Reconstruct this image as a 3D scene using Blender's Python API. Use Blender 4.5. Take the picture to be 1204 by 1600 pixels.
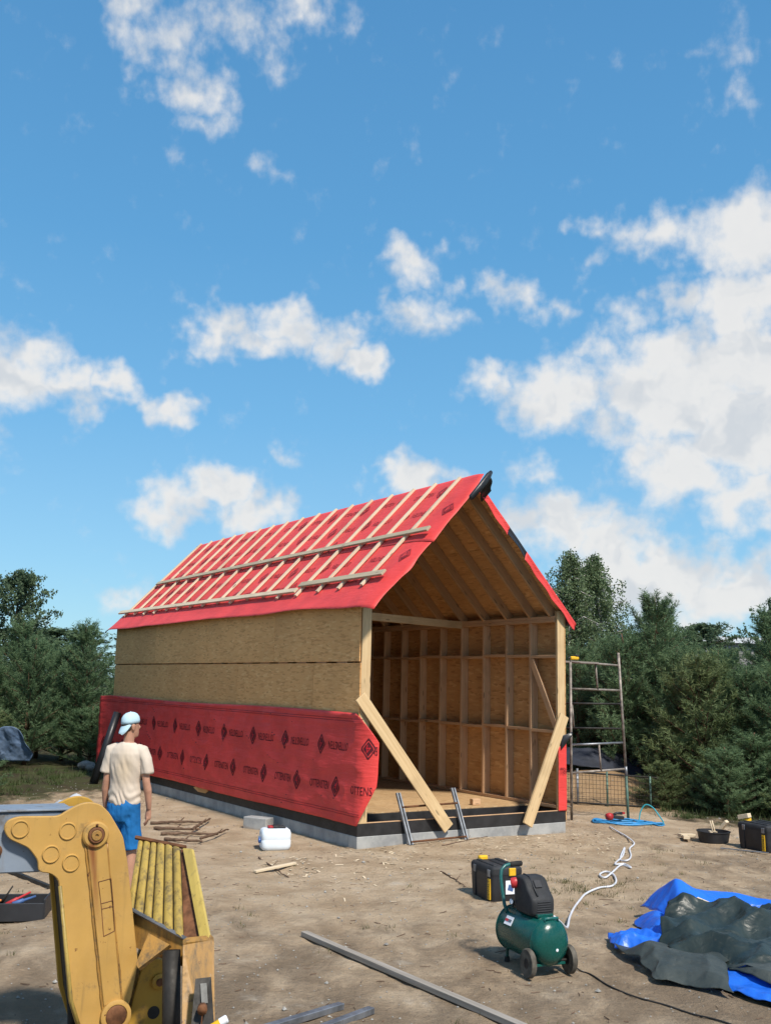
import bpy, bmesh, math, random
import numpy as np
from mathutils import Vector, Matrix, Euler

for _o in list(bpy.data.objects):
    bpy.data.objects.remove(_o, do_unlink=True)
SC = bpy.context.scene
COL = SC.collection
R = math.radians

# ------------------------------------------------------------------ camera
cam_d = bpy.data.cameras.new('camera')
cam = bpy.data.objects.new('camera', cam_d); COL.objects.link(cam)
cam_d.sensor_fit = 'VERTICAL'; cam_d.sensor_height = 36.0
cam_d.lens = 1572.4 / 1600 * 36
cam_d.clip_start = 0.05; cam_d.clip_end = 3000
cam.matrix_world = (Matrix.Translation((0, 0, 2.1)) @ Matrix.Rotation(math.pi/2 + 0.169, 4, 'X')
                    @ Matrix.Rotation(0.0233, 4, 'Z'))
SC.camera = cam

# ------------------------------------------------------------------ node helper
def nd(nt, typ, ins=None, **props):
    n = nt.nodes.new(typ)
    for k, v in props.items():
        setattr(n, k, v)
    for k, v in (ins or {}).items():
        s = n.inputs[k]
        if isinstance(v, bpy.types.NodeSocket):
            nt.links.new(v, s)
        else:
            s.default_value = v
    return n

def mth(nt, op, a, b=None, c=None, clamp=False):
    n = nt.nodes.new('ShaderNodeMath'); n.operation = op; n.use_clamp = clamp
    for i, v in enumerate((a, b, c)):
        if v is None: continue
        if isinstance(v, bpy.types.NodeSocket): nt.links.new(v, n.inputs[i])
        else: n.inputs[i].default_value = v
    return n.outputs[0]

def smooth(nt, v, lo, hi, a=0.0, b=1.0):
    n = nd(nt, 'ShaderNodeMapRange', {0: v, 1: lo, 2: hi, 3: a, 4: b}, interpolation_type='SMOOTHSTEP')
    return n.outputs[0]

def mixc(nt, fac, a, b, blend='MIX'):
    n = nt.nodes.new('ShaderNodeMix'); n.data_type = 'RGBA'; n.blend_type = blend
    for idx, v in ((0, fac), (6, a), (7, b)):
        if isinstance(v, bpy.types.NodeSocket): nt.links.new(v, n.inputs[idx])
        elif idx == 0: n.inputs[0].default_value = v
        else: n.inputs[idx].default_value = (*v, 1) if len(v) == 3 else v
    return n.outputs[2]

def ramp(nt, fac, stops):
    n = nt.nodes.new('ShaderNodeValToRGB')
    e = n.color_ramp.elements
    while len(e) > 1: e.remove(e[-1])
    e[0].position = stops[0][0]; e[0].color = (*stops[0][1], 1)
    for p, c in stops[1:]:
        k = e.new(p); k.color = (*c, 1)
    nt.links.new(fac, n.inputs[0])
    return n.outputs[0]

# ------------------------------------------------------------------ world: sky with broken cumulus
SUN_EL, SUN_AZ = R(51), R(148.5)          # azimuth clockwise from +Y
w = bpy.data.worlds.new('World'); SC.world = w; w.use_nodes = True
nt = w.node_tree; nt.nodes.clear()
sky = nd(nt, 'ShaderNodeTexSky', sky_type='NISHITA')
sky.sun_disc = False; sky.sun_elevation = SUN_EL; sky.sun_rotation = SUN_AZ
sky.altitude = 0; sky.air_density = 1.0; sky.dust_density = 0.15; sky.ozone_density = 3.0
tc = nd(nt, 'ShaderNodeTexCoord')
sep = nd(nt, 'ShaderNodeSeparateXYZ', {0: tc.outputs['Generated']})
az = mth(nt, 'MULTIPLY', mth(nt, 'ARCTAN2', sep.outputs[0], sep.outputs[1]), 180/math.pi)
el = mth(nt, 'MULTIPLY', mth(nt, 'ARCSINE', sep.outputs[2]), 180/math.pi)
ae = nd(nt, 'ShaderNodeCombineXYZ', {0: az, 1: el, 2: 0.0}).outputs[0]
wn = nd(nt, 'ShaderNodeTexNoise', {'Vector': ae, 'Scale': 0.33, 'Detail': 3.0, 'Roughness': 0.6}, noise_dimensions='2D')
wv = nd(nt, 'ShaderNodeVectorMath', {0: wn.outputs['Color'], 1: (0.5, 0.5, 0.5)}, operation='SUBTRACT').outputs[0]
warp = nd(nt, 'ShaderNodeVectorMath', {0: wv, 1: (5.2, 3.6, 0.0), 2: ae}, operation='MULTIPLY_ADD').outputs[0]
CLOUDS = [(-14.1,33.6,2.8,.72),(-12.2,31.6,2.3,.72),(-11.2,29.9,1.8,.6),(-5.6,35.8,2.6,.7),(-16.2,35.2,2.3,.7),(-7.5,33.8,1.8,.42),(-11.0,35.6,2.2,.55),(-12.6,28.2,1.3,.3),(4.0,22.3,1.2,.4),(-12.0,17.6,1.2,.32),(12.0,19.2,1.4,.5),
 (-9.1,34.3,2.5,.6),(-7.2,28.0,1.8,.42),(-20.9,16.4,3.3,1.1),(-17.6,15.6,2.4,1),
 (-12.8,14.8,1.7,1),(-15.5,15.7,1.6,.9),(-10.2,19.6,2.3,1),(-7.4,19.2,1.9,.8),(-6.0,20.0,2.0,.9),(-3.3,19.0,2.2,.9),
 (-1.4,18.3,1.7,1),(1.1,23.6,2.1,.8),(1.6,21.2,2.2,.8),(7.4,21.9,2.0,.75),
 (10.0,20.8,1.3,.45),(19.5,33.1,1.8,.42),(20.0,30.6,1.8,.42),(20.5,24.0,3.8,1.1),
 (13.3,24.5,2.0,.75),(16.5,24.7,2.3,.7),(13.7,20.6,2.1,.65),(16.8,21.0,2.0,.8),(20.7,20.7,3.2,1.2),
 (19.8,17.6,4.2,1.4),(16.0,16.2,4.8,1.4),(9.5,16.4,3.2,1.1),(5.8,17.2,1.9,.8),(20.8,14.2,4.6,1.4),
 (16.6,11.9,3.8,1.1),(20.2,10.2,3.0,1.0),(10.2,9.0,3.2,1.1),(13.2,7.4,3.3,1.2),(16.5,6.0,3.2,1.2),
 (14.0,5.2,3.4,1.2),(19.6,5.4,3.2,1.2),(-9.5,10.6,2.6,1.1),
 (-12.3,9.5,2.4,1),(-7.2,9.5,2.3,1),(1.7,11.6,2.3,1.1),(8.4,11.9,1.6,.5),(-14.6,4.5,1.7,.6),
 (-6.5,12.9,1.1,.45),(26,16,6,1.3),(28,8,6,1.2),(-27,14,5,1.1)]
AS = 1.55
ae2 = nd(nt, 'ShaderNodeVectorMath', {0: warp, 1: (1, AS, 0)}, operation='MULTIPLY').outputs[0]
dens = None
for (a, e_, r_, s) in CLOUDS:
    l = nd(nt, 'ShaderNodeVectorMath', {0: ae2, 1: (a, e_*AS, 0)}, operation='DISTANCE').outputs['Value']
    k = r_*1.42
    b = mth(nt, 'MULTIPLY_ADD', l, -1.1*s/k, 1.1*s)
    dens = b if dens is None else mth(nt, 'MAXIMUM', dens, b)
dens = mth(nt, 'MAXIMUM', dens, 0.0)
# the same kind of broken cloud all round the horizon and overhead, outside the part that is laid out above
bign = nd(nt, 'ShaderNodeTexNoise', {'Vector': tc.outputs['Generated'], 'Scale': 3.2, 'Detail': 1.0, 'Roughness': 0.55}).outputs['Fac']
away = mth(nt, 'MAXIMUM', smooth(nt, mth(nt, 'ABSOLUTE', az), 27, 36), smooth(nt, el, 42, 52))
gen = mth(nt, 'MULTIPLY', smooth(nt, bign, 0.50, 0.68), away)
dens = mth(nt, 'MAXIMUM', dens, gen)
fb = nd(nt, 'ShaderNodeTexNoise', {'Vector': ae, 'Scale': 0.50, 'Detail': 7.0, 'Roughness': 0.58}, noise_dimensions='2D').outputs['Fac']
aeo = nd(nt, 'ShaderNodeVectorMath', {0: warp, 1: (0.9, 1.5, 0)}, operation='ADD').outputs[0]
fb2 = nd(nt, 'ShaderNodeTexNoise', {'Vector': aeo, 'Scale': 0.26, 'Detail': 3.0, 'Roughness': 0.5}, noise_dimensions='2D').outputs['Fac']
val = mth(nt, 'MULTIPLY_ADD', mth(nt, 'SUBTRACT', fb, 0.5), 1.15, dens)
mask = mth(nt, 'MULTIPLY', smooth(nt, val, 0.10, 0.95), 0.95)
lowa = nd(nt, 'ShaderNodeTexNoise', {'Vector': warp, 'Scale': 0.26, 'Detail': 3.0, 'Roughness': 0.5}, noise_dimensions='2D').outputs['Fac']
relief = mth(nt, 'SUBTRACT', lowa, fb2)                      # lit towards the upper right
thick = smooth(nt, val, 0.62, 1.25)
shade = mth(nt, 'ADD', mth(nt, 'MULTIPLY', smooth(nt, relief, 0.08, -0.24), 0.58), mth(nt, 'MULTIPLY', thick, 0.10), clamp=True)
ccol = mixc(nt, shade, (1.0, 0.99, 0.97), (0.66, 0.72, 0.79))
CLOUD_GAIN = 0.43
hs = mixc(nt, 1.0, sky.outputs[0], (0.64, 0.98, 1.06), 'MULTIPLY')
# clear summer air: the same even blue at every azimuth, paler towards the horizon
air = ramp(nt, mth(nt, 'DIVIDE', el, 90.0, clamp=True), [(0.0, (1.85, 2.75, 3.45)), (0.07, (1.30, 2.45, 3.50)), (0.16, (0.80, 2.05, 3.40)), (0.27, (0.53, 1.68, 3.10)), (0.42, (0.40, 1.35, 2.70)), (1.0, (0.25, 0.9, 2.1))])
hs = mixc(nt, 0.82, hs, air)
bg1 = nd(nt, 'ShaderNodeBackground', {0: hs, 1: 0.106})
bg2 = nd(nt, 'ShaderNodeBackground', {0: ccol, 1: CLOUD_GAIN})
mx = nd(nt, 'ShaderNodeMixShader', {0: mask, 1: bg1.outputs[0], 2: bg2.outputs[0]})
out = nd(nt, 'ShaderNodeOutputWorld', {0: mx.outputs[0]})
w.cycles.sampling_method = 'MANUAL'; w.cycles.sample_map_resolution = 512

# ------------------------------------------------------------------ sun, exposure
sd = bpy.data.lights.new('sun', 'SUN'); sd.energy = 2.7; sd.angle = R(5.0); sd.color = (1.0, 0.93, 0.82)
sun = bpy.data.objects.new('sun', sd); COL.objects.link(sun)
sdir = Vector((math.sin(SUN_AZ)*math.cos(SUN_EL), math.cos(SUN_AZ)*math.cos(SUN_EL), math.sin(SUN_EL)))
sun.rotation_euler = sdir.to_track_quat('Z', 'Y').to_euler()
SC.view_settings.view_transform = 'Standard'; SC.view_settings.look = 'None'
SC.view_settings.exposure = 1.0; SC.view_settings.gamma = 1.0; SC.view_settings.use_curve_mapping = False
SC.render.engine = 'CYCLES'
SC.cycles.max_bounces = 5; SC.cycles.diffuse_bounces = 3; SC.cycles.glossy_bounces = 3; SC.cycles.transparent_max_bounces = 6
SC.render.resolution_x = 770; SC.render.resolution_y = 1024

# ================================================================== helpers
random.seed(7); RNG = np.random.default_rng(11)

def vnoise(x, y, seed=0):
    """vectorised value noise, 0..1"""
    x = np.asarray(x, float); y = np.asarray(y, float)
    xi = np.floor(x).astype(np.int64); yi = np.floor(y).astype(np.int64)
    xf = x - xi; yf = y - yi
    u = xf*xf*(3-2*xf); v = yf*yf*(3-2*yf)
    def hsh(a, b):
        n = (a*374761393 + b*668265263 + seed*974711) & 0x7fffffff
        n = ((n ^ (n >> 13))*1274126177) & 0x7fffffff
        return ((n ^ (n >> 16)) & 0xffff)/65535.0
    return (hsh(xi, yi)*(1-u)+hsh(xi+1, yi)*u)*(1-v) + (hsh(xi, yi+1)*(1-u)+hsh(xi+1, yi+1)*u)*v

def fbm(x, y, seed=0, octv=4, gain=0.5):
    a, t, s = 1.0, 0.0, 0.0
    for i in range(octv):
        t = t + a*vnoise(np.asarray(x)*2**i+i*17.3, np.asarray(y)*2**i-i*9.1, seed+i); s += a; a *= gain
    return t/s

class MB:
    def __init__(self): self.v = []; self.f = []; self.m = []
    def add(self, vs, fs, mi=0):
        o = len(self.v); self.v += [tuple(p) for p in vs]
        self.f += [tuple(i+o for i in f) for f in fs]; self.m += [mi]*len(fs); return self
    def box(self, c, s, rot=None, ch=0.0, mi=0):
        hx, hy, hz = s[0]/2, s[1]/2, s[2]/2
        ch = min(ch, 0.45*min(s))
        if ch <= 0:
            vs = [(x, y, z) for x in (-hx, hx) for y in (-hy, hy) for z in (-hz, hz)]
            fs = [(0,1,3,2),(4,6,7,5),(0,4,5,1),(2,3,7,6),(0,2,6,4),(1,5,7,3)]
        else:
            vs = []; idx = {}
            for sx in (-1,1):
                for sy in (-1,1):
                    for sz in (-1,1):
                        for ax in range(3):
                            p = [sx*(hx-ch), sy*(hy-ch), sz*(hz-ch)]
                            p[ax] = (sx*hx, sy*hy, sz*hz)[ax]
                            idx[(sx,sy,sz,ax)] = len(vs); vs.append(tuple(p))
            fs = []
            for ax in range(3):
                o1, o2 = [(1,2),(2,0),(0,1)][ax]
                for s_ in (-1,1):
                    q = []
                    for a, b in ((-1,-1),(1,-1),(1,1),(-1,1)):
                        k = [0,0,0]; k[ax] = s_; k[o1] = a; k[o2] = b
                        q.append(idx[(k[0],k[1],k[2],ax)])
                    fs.append(tuple(q) if s_ > 0 else tuple(q[::-1]))
            for ax in range(3):                      # edges
                o1, o2 = [(1,2),(2,0),(0,1)][ax]
                for a in (-1,1):
                    for b in (-1,1):
                        q = []
                        for s_, axx in ((-1,o1),(1,o1),(1,o2),(-1,o2)):
                            k = [0,0,0]; k[ax] = s_; k[o1] = a; k[o2] = b
                            q.append(idx[(k[0],k[1],k[2],axx)])
                        fs.append(tuple(q) if a*b > 0 else tuple(q[::-1]))
            for sx in (-1,1):
                for sy in (-1,1):
                    for sz in (-1,1):
                        q = [idx[(sx,sy,sz,a)] for a in range(3)]
                        fs.append(tuple(q) if sx*sy*sz > 0 else tuple(q[::-1]))
        M = (rot if rot is not None else Matrix.Identity(3)); c = Vector(c)
        return self.add([(M @ Vector(p)) + c for p in vs], fs, mi)
    def tube(self, path, rad, n=8, mi=0, cap=True, squash=1.0):
        path = [Vector(p) for p in path]
        if not hasattr(rad, '__len__'): rad = [rad]*len(path)
        rings = []; up = None
        for i, p in enumerate(path):
            d = (path[min(i+1, len(path)-1)] - path[max(i-1, 0)]).normalized()
            if up is None:
                a = Vector((0,0,1)) if abs(d.z) < 0.9 else Vector((1,0,0))
                up = (a - d*a.dot(d)).normalized()
            else:
                up = (up - d*up.dot(d)).normalized()
            s = d.cross(up)
            rings.append([p + (s*math.cos(2*math.pi*k/n)*squash + up*math.sin(2*math.pi*k/n))*rad[i] for k in range(n)])
        return self.rings(rings, mi, cap)
    def rings(self, rings, mi=0, cap=True, closed=True):
        n = len(rings[0]); vs = [p for r in rings for p in r]; fs = []
        for i in range(len(rings)-1):
            for k in range(n if closed else n-1):
                a, b = i*n+k, i*n+(k+1) % n
                fs.append((a, b, b+n, a+n))
        if cap:
            fs.append(tuple(range(n))[::-1]); fs.append(tuple((len(rings)-1)*n+k for k in range(n)))
        return self.add(vs, fs, mi)
    def lathe(self, prof, M, n=24, mi=0):
        """prof: (r, h) list; revolved round local Z then placed by M"""
        rings = [[M @ Vector((r*math.cos(2*math.pi*k/n), r*math.sin(2*math.pi*k/n), h)) for k in range(n)] for r, h in prof]
        return self.rings(rings, mi, True)
    def prism(self, poly, d0, d1, M=None, mi=0, ch=0.0):
        """poly in local XZ, extruded along local Y from d0 (front) to d1"""
        M = M or Matrix.Identity(4); n = len(poly)
        lay = []
        if ch > 0:
            cx = sum(p[0] for p in poly)/n; cz = sum(p[1] for p in poly)/n
            inn = inset(poly, ch)
            lay = [(inn, d0), (poly, d0+ch), (poly, d1-ch), (inn, d1)]
        else:
            lay = [(poly, d0), (poly, d1)]
        rings = [[M @ Vector((x, d, z)) for x, z in pl] for pl, d in lay]
        return self.rings(rings, mi, True)

def inset(poly, d):
    n = len(poly); out = []
    area = sum(poly[i][0]*poly[(i+1) % n][1]-poly[(i+1) % n][0]*poly[i][1] for i in range(n))
    sg = 1 if area > 0 else -1
    for i in range(n):
        p0, p1, p2 = Vector(poly[i-1]), Vector(poly[i]), Vector(poly[(i+1) % n])
        a = (p1-p0).normalized(); b = (p2-p1).normalized()
        na = Vector((-a.y, a.x))*sg; nb = Vector((-b.y, b.x))*sg
        m = na+nb
        if m.length < 1e-4: m = na
        m.normalize()
        out.append(tuple(p1 + m*d/max(0.5, m.dot(na))))
    return out

def build(mb, name, mats, smoothf=False, angle=None):
    me = bpy.data.meshes.new(name)
    me.from_pydata([tuple(p) for p in mb.v], [], mb.f)
    if not isinstance(mats, (list, tuple)): mats = [mats]
    for m in mats: me.materials.append(m)
    if len(mats) > 1: me.polygons.foreach_set('material_index', mb.m)
    if smoothf: me.polygons.foreach_set('use_smooth', [True]*len(me.polygons))
    me.update()
    if angle is not None:
        me.polygons.foreach_set('use_smooth', [True]*len(me.polygons))
        try: me.set_sharp_from_angle(angle=R(angle))
        except Exception: pass
    return me

def link(name, me, parent=None, M=None):
    o = bpy.data.objects.new(name, me); COL.objects.link(o)
    if parent is not None: o.parent = parent
    if M is not None: o.matrix_local = M if parent is not None else M
    return o

def part(name, mb, mats, parent=None, M=None, smoothf=False, angle=None, label=None):
    o = link(name, build(mb, name, mats, smoothf, angle), parent, M)
    if label: o['label'] = label
    return o

def tag(o, label, cat, group=None):
    o['label'] = label; o['category'] = cat
    if group: o['group'] = group
    return o

def empty(name, loc, rz=0.0, label=None, cat=None, group=None):
    o = bpy.data.objects.new(name, None); COL.objects.link(o)
    o.empty_display_size = 0.1
    o.location = loc; o.rotation_euler = (0, 0, rz)
    if label: tag(o, label, cat, group)
    return o

def frame_from(p0, p1, up=(0, 0, 1)):
    """matrix with X along p0->p1, centred"""
    p0, p1 = Vector(p0), Vector(p1); x = (p1-p0).normalized(); up = Vector(up)
    y = up.cross(x)
    if y.length < 1e-4: y = Vector((0, 1, 0)).cross(x)
    y.normalize(); z = x.cross(y)
    M = Matrix((x, y, z)).transposed().to_4x4(); M.translation = (p0+p1)/2
    return M

_board = {}
def board(name, p0, p1, wid, thk, mat, parent=None, up=(0, 0, 1), ch=0.003):
    """timber from p0 to p1: wid across (local Y), thk along up (local Z); alike ones share mesh data"""
    L_ = (Vector(p1)-Vector(p0)).length
    key = (round(L_, 3), round(wid, 3), round(thk, 3), mat.name, ch)
    if key not in _board:
        _board[key] = build(MB().box((0, 0, 0), (L_, wid, thk), ch=ch), name, mat)
    return link(name, _board[key], parent, frame_from(p0, p1, up))

def grid_faces(nx, ny, off=0):
    return [(off+j*nx+i, off+j*nx+i+1, off+(j+1)*nx+i+1, off+(j+1)*nx+i) for j in range(ny-1) for i in range(nx-1)]

def sheet(name, P, matf, matb, parent=None, M=None, thick=0.003, flip=False):
    """P: array (ny, nx, 3); two layers, one per side of the cloth"""
    ny, nx, _ = P.shape
    du = np.gradient(P, axis=1); dv = np.gradient(P, axis=0)
    N = np.cross(du, dv); N /= np.linalg.norm(N, axis=2, keepdims=True)+1e-9
    if flip: N = -N
    Q = P - N*thick
    mb = MB(); f1 = grid_faces(nx, ny)
    if flip: f1 = [f[::-1] for f in f1]
    mb.add(P.reshape(-1, 3), f1, 0)
    mb.add(Q.reshape(-1, 3), [f[::-1] for f in grid_faces(nx, ny)] if not flip else grid_faces(nx, ny), 1)
    o = nx*ny
    rim = [i for i in range(nx)] + [j*nx+nx-1 for j in range(1, ny)] + [(ny-1)*nx+i for i in range(nx-2, -1, -1)] + [j*nx for j in range(ny-2, 0, -1)]
    fs = []
    for a, b in zip(rim, rim[1:]+rim[:1]):
        fs.append((a, a+o, b+o, b) if not flip else (a, b, b+o, a+o))
    mb.f += fs; mb.m += [0]*len(fs)
    return part(name, mb, [matf, matb], parent, M, smoothf=True)

_fonts = {}
def text_verts(s):
    """flat outline of a word: (verts Nx2 in a unit box, faces)"""
    if s in _fonts: return _fonts[s]
    cu = bpy.data.curves.new('t', 'FONT'); cu.body = s; cu.size = 1.0; cu.resolution_u = 2
    ob = bpy.data.objects.new('t', cu); COL.objects.link(ob)
    dg = bpy.context.evaluated_depsgraph_get()
    me = bpy.data.meshes.new_from_object(ob.evaluated_get(dg))
    V = np.array([(v.co.x, v.co.y) for v in me.vertices]); F = [tuple(p.vertices) for p in me.polygons]
    bpy.data.objects.remove(ob, do_unlink=True); bpy.data.curves.remove(cu)
    mn = V.min(0); mxx = V.max(0); V = (V-mn)/(mxx-mn)
    _fonts[s] = (V, F); return _fonts[s]

# ================================================================== materials
def newmat(name, rough=0.6, spec=0.3):
    m = bpy.data.materials.new(name); m.use_nodes = True
    b = m.node_tree.nodes['Principled BSDF']
    b.inputs['Roughness'].default_value = rough
    b.inputs['Specular IOR Level'].default_value = spec
    return m, m.node_tree, b

def bump(nt, b, h, strength=0.3, dist=0.01):
    n = nd(nt, 'ShaderNodeBump', {'Strength': strength, 'Distance': dist, 'Height': h})
    nt.links.new(n.outputs[0], b.inputs['Normal'])

def plain(name, col, rough=0.6, spec=0.3, var=0.12, scale=6.0, metal=0.0, bmp=0.15, bscale=40.0, obrand=0.0):
    m, nt, b = newmat(name, rough, spec)
    t = nd(nt, 'ShaderNodeTexCoord').outputs['Object']
    n = nd(nt, 'ShaderNodeTexNoise', {'Vector': t, 'Scale': scale, 'Detail': 5.0, 'Roughness': 0.6}).outputs['Fac']
    f = smooth(nt, n, 0.3, 0.7)
    c = mixc(nt, f, tuple(x*(1-var) for x in col), tuple(min(1, x*(1+var)) for x in col))
    if obrand:
        r = nd(nt, 'ShaderNodeObjectInfo').outputs['Random']
        c = mixc(nt, r, c, mixc(nt, 1.0, c, (1-obrand,)*3, 'MULTIPLY'))
    nt.links.new(c, b.inputs['Base Color'])
    b.inputs['Metallic'].default_value = metal
    if bmp:
        n2 = nd(nt, 'ShaderNodeTexNoise', {'Vector': t, 'Scale': bscale, 'Detail': 3.0}).outputs['Fac']
        bump(nt, b, n2, bmp, 0.004)
        rr = smooth(nt, n2, 0.2, 0.8, max(0, rough-0.08), min(1, rough+0.1)); nt.links.new(rr, b.inputs['Roughness'])
    return m

def timber(name, c1, c2, rnd=0.25, grey=0.0):
    m, nt, b = newmat(name, 0.65, 0.25)
    oi = nd(nt, 'ShaderNodeObjectInfo').outputs['Random']
    t = nd(nt, 'ShaderNodeTexCoord').outputs['Object']
    off = nd(nt, 'ShaderNodeCombineXYZ', {0: mth(nt, 'MULTIPLY', oi, 37.0), 1: mth(nt, 'MULTIPLY', oi, 11.0), 2: 0.0}).outputs[0]
    p = nd(nt, 'ShaderNodeVectorMath', {0: t, 1: off}, operation='ADD').outputs[0]
    ps = nd(nt, 'ShaderNodeVectorMath', {0: p, 1: (1.6, 38.0, 38.0)}, operation='MULTIPLY').outputs[0]
    g = nd(nt, 'ShaderNodeTexNoise', {'Vector': ps, 'Scale': 1.0, 'Detail': 4.0, 'Roughness': 0.6, 'Distortion': 0.4}).outputs['Fac']
    c = mixc(nt, smooth(nt, g, 0.3, 0.72), c1, c2)
    pk = nd(nt, 'ShaderNodeVectorMath', {0: p, 1: (2.6, 11.0, 11.0)}, operation='MULTIPLY').outputs[0]
    vk = nd(nt, 'ShaderNodeTexVoronoi', {'Vector': pk, 'Scale': 1.0, 'Randomness': 1.0}).outputs['Distance']
    knot = smooth(nt, vk, 0.17, 0.09)
    c = mixc(nt, mth(nt, 'MULTIPLY', knot, 0.7), c, tuple(x*0.3 for x in c1))
    dirt = nd(nt, 'ShaderNodeTexNoise', {'Vector': p, 'Scale': 2.3, 'Detail': 4.0}).outputs['Fac']
    c = mixc(nt, smooth(nt, dirt, 0.48, 0.75, 0, 0.4), c, tuple(x*0.62 for x in c1))
    c = mixc(nt, mth(nt, 'MULTIPLY', oi, rnd), c, (0.30, 0.25, 0.19))
    nt.links.new(c, b.inputs['Base Color'])
    bump(nt, b, g, 0.25, 0.003)
    return m

def osb(name, dark, mid, light, grey=0.0, flake=1.0):
    """strand board: long flakes in layers at several angles, panel in its local XY plane"""
    m, nt, b = newmat(name, 0.7, 0.2)
    t = nd(nt, 'ShaderNodeTexCoord').outputs['Object']
    oi = nd(nt, 'ShaderNodeObjectInfo').outputs['Random']
    t = nd(nt, 'ShaderNodeVectorMath', {0: t, 1: nd(nt, 'ShaderNodeCombineXYZ', {0: mth(nt, 'MULTIPLY', oi, 23.0), 1: mth(nt, 'MULTIPLY', oi, 7.0), 2: 0.0}).outputs[0]}, operation='ADD').outputs[0]
    val = None; hgt = None
    for k, (ang, sx, sy) in enumerate(((84, 9, 48), (70, 11, 52), (98, 10, 50), (20, 12, 56))):
        mp = nd(nt, 'ShaderNodeMapping', {'Vector': t, 'Rotation': (0, 0, R(ang)), 'Scale': (sx*flake, sy*flake, 1.0), 'Location': (k*3.1, k*1.7, 0)}).outputs[0]
        vo = nd(nt, 'ShaderNodeTexVoronoi', {'Vector': mp, 'Scale': 1.0}, voronoi_dimensions='2D')
        cc = nd(nt, 'ShaderNodeSeparateColor', {0: vo.outputs['Color']})
        if val is None: val = cc.outputs[0]; hgt = cc.outputs[1]
        else:
            pick = mth(nt, 'GREATER_THAN', cc.outputs[2], 0.58)
            val = nd(nt, 'ShaderNodeMix', {0: pick, 2: val, 3: cc.outputs[0]}).outputs[0]
            hgt = nd(nt, 'ShaderNodeMix', {0: pick, 2: hgt, 3: cc.outputs[1]}).outputs[0]
    c = ramp(nt, val, [(0.0, dark), (0.3, mid), (0.8, mid), (1.0, light)])
    big = nd(nt, 'ShaderNodeTexNoise', {'Vector': t, 'Scale': 1.1, 'Detail': 4.0}).outputs['Fac']
    c = mixc(nt, smooth(nt, big, 0.35, 0.75, 0, 0.45), c, tuple(x*0.7 for x in mid))
    if grey:
        c = mixc(nt, smooth(nt, big, 0.7, 0.3, 0.2*grey, grey), c, (0.25, 0.22, 0.17))
    c = mixc(nt, mth(nt, 'MULTIPLY', oi, 0.16), c, (0.12, 0.08, 0.04))
    nt.links.new(c, b.inputs['Base Color'])
    bump(nt, b, hgt, 0.35, 0.004)
    return m

M = {}
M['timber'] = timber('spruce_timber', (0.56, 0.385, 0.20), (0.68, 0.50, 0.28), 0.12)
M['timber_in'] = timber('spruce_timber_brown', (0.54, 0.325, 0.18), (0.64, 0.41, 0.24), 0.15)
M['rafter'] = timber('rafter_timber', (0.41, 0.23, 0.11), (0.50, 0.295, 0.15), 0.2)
M['batten'] = timber('batten_timber', (0.60, 0.48, 0.33), (0.72, 0.60, 0.43), 0.2)
M['batten2'] = timber('batten_timber_weathered', (0.40, 0.33, 0.22), (0.50, 0.42, 0.29), 0.3)
M['grey_wood'] = timber('grey_weathered_timber', (0.24, 0.215, 0.19), (0.36, 0.33, 0.30), 0.3)
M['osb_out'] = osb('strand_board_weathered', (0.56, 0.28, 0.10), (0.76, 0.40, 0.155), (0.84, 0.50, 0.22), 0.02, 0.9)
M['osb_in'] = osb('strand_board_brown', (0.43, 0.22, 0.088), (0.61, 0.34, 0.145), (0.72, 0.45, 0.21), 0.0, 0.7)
M['osb_floor'] = osb('strand_board_floor', (0.36, 0.21, 0.10), (0.52, 0.34, 0.175), (0.64, 0.46, 0.26), 0.15)

def membrane_mat(name, c):
    m, nt, b = newmat(name, 0.55, 0.35)
    t = nd(nt, 'ShaderNodeTexCoord').outputs['Object']
    n = nd(nt, 'ShaderNodeTexNoise', {'Vector': t, 'Scale': 2.2, 'Detail': 5.0}).outputs['Fac']
    col = mixc(nt, smooth(nt, n, 0.35, 0.7), c, tuple(x*0.82 for x in c))
    d = nd(nt, 'ShaderNodeTexNoise', {'Vector': t, 'Scale': 9.0, 'Detail': 6.0, 'Roughness': 0.7}).outputs['Fac']
    col = mixc(nt, smooth(nt, d, 0.58, 0.8, 0, 0.22), col, (0.5, 0.25, 0.22))
    nt.links.new(col, b.inputs['Base Color'])
    ms = nd(nt, 'ShaderNodeVectorMath', {0: t, 1: (3.0, 3.0, 22.0)}, operation='MULTIPLY').outputs[0]
    cr = nd(nt, 'ShaderNodeTexNoise', {'Vector': ms, 'Scale': 1.0, 'Detail': 4.0, 'Distortion': 0.6}).outputs['Fac']
    bump(nt, b, mth(nt, 'ADD', cr, mth(nt, 'MULTIPLY', n, 2.0)), 0.55, 0.016)
    return m
M['red'] = membrane_mat('red_membrane', (0.72, 0.060, 0.055))
M['print'] = plain('print_ink', (0.085, 0.012, 0.018), 0.6, 0.2, 0.25, 8.0)
M['print_faint'] = plain('print_ink_faint', (0.27, 0.025, 0.03), 0.6, 0.2, 0.3, 6.0)
M['print_red'] = plain('print_red_gap', (0.47, 0.02, 0.03), 0.6, 0.2, 0.1)
M['black_back'] = plain('membrane_underside', (0.025, 0.026, 0.032), 0.65, 0.3)
M['bitumen'] = plain('bitumen_coated_beam', (0.022, 0.021, 0.022), 0.55, 0.4, 0.35, 5.0)
M['black_film'] = plain('black_film', (0.016, 0.017, 0.021), 0.4, 0.45, 0.2, 6.0)

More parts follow.
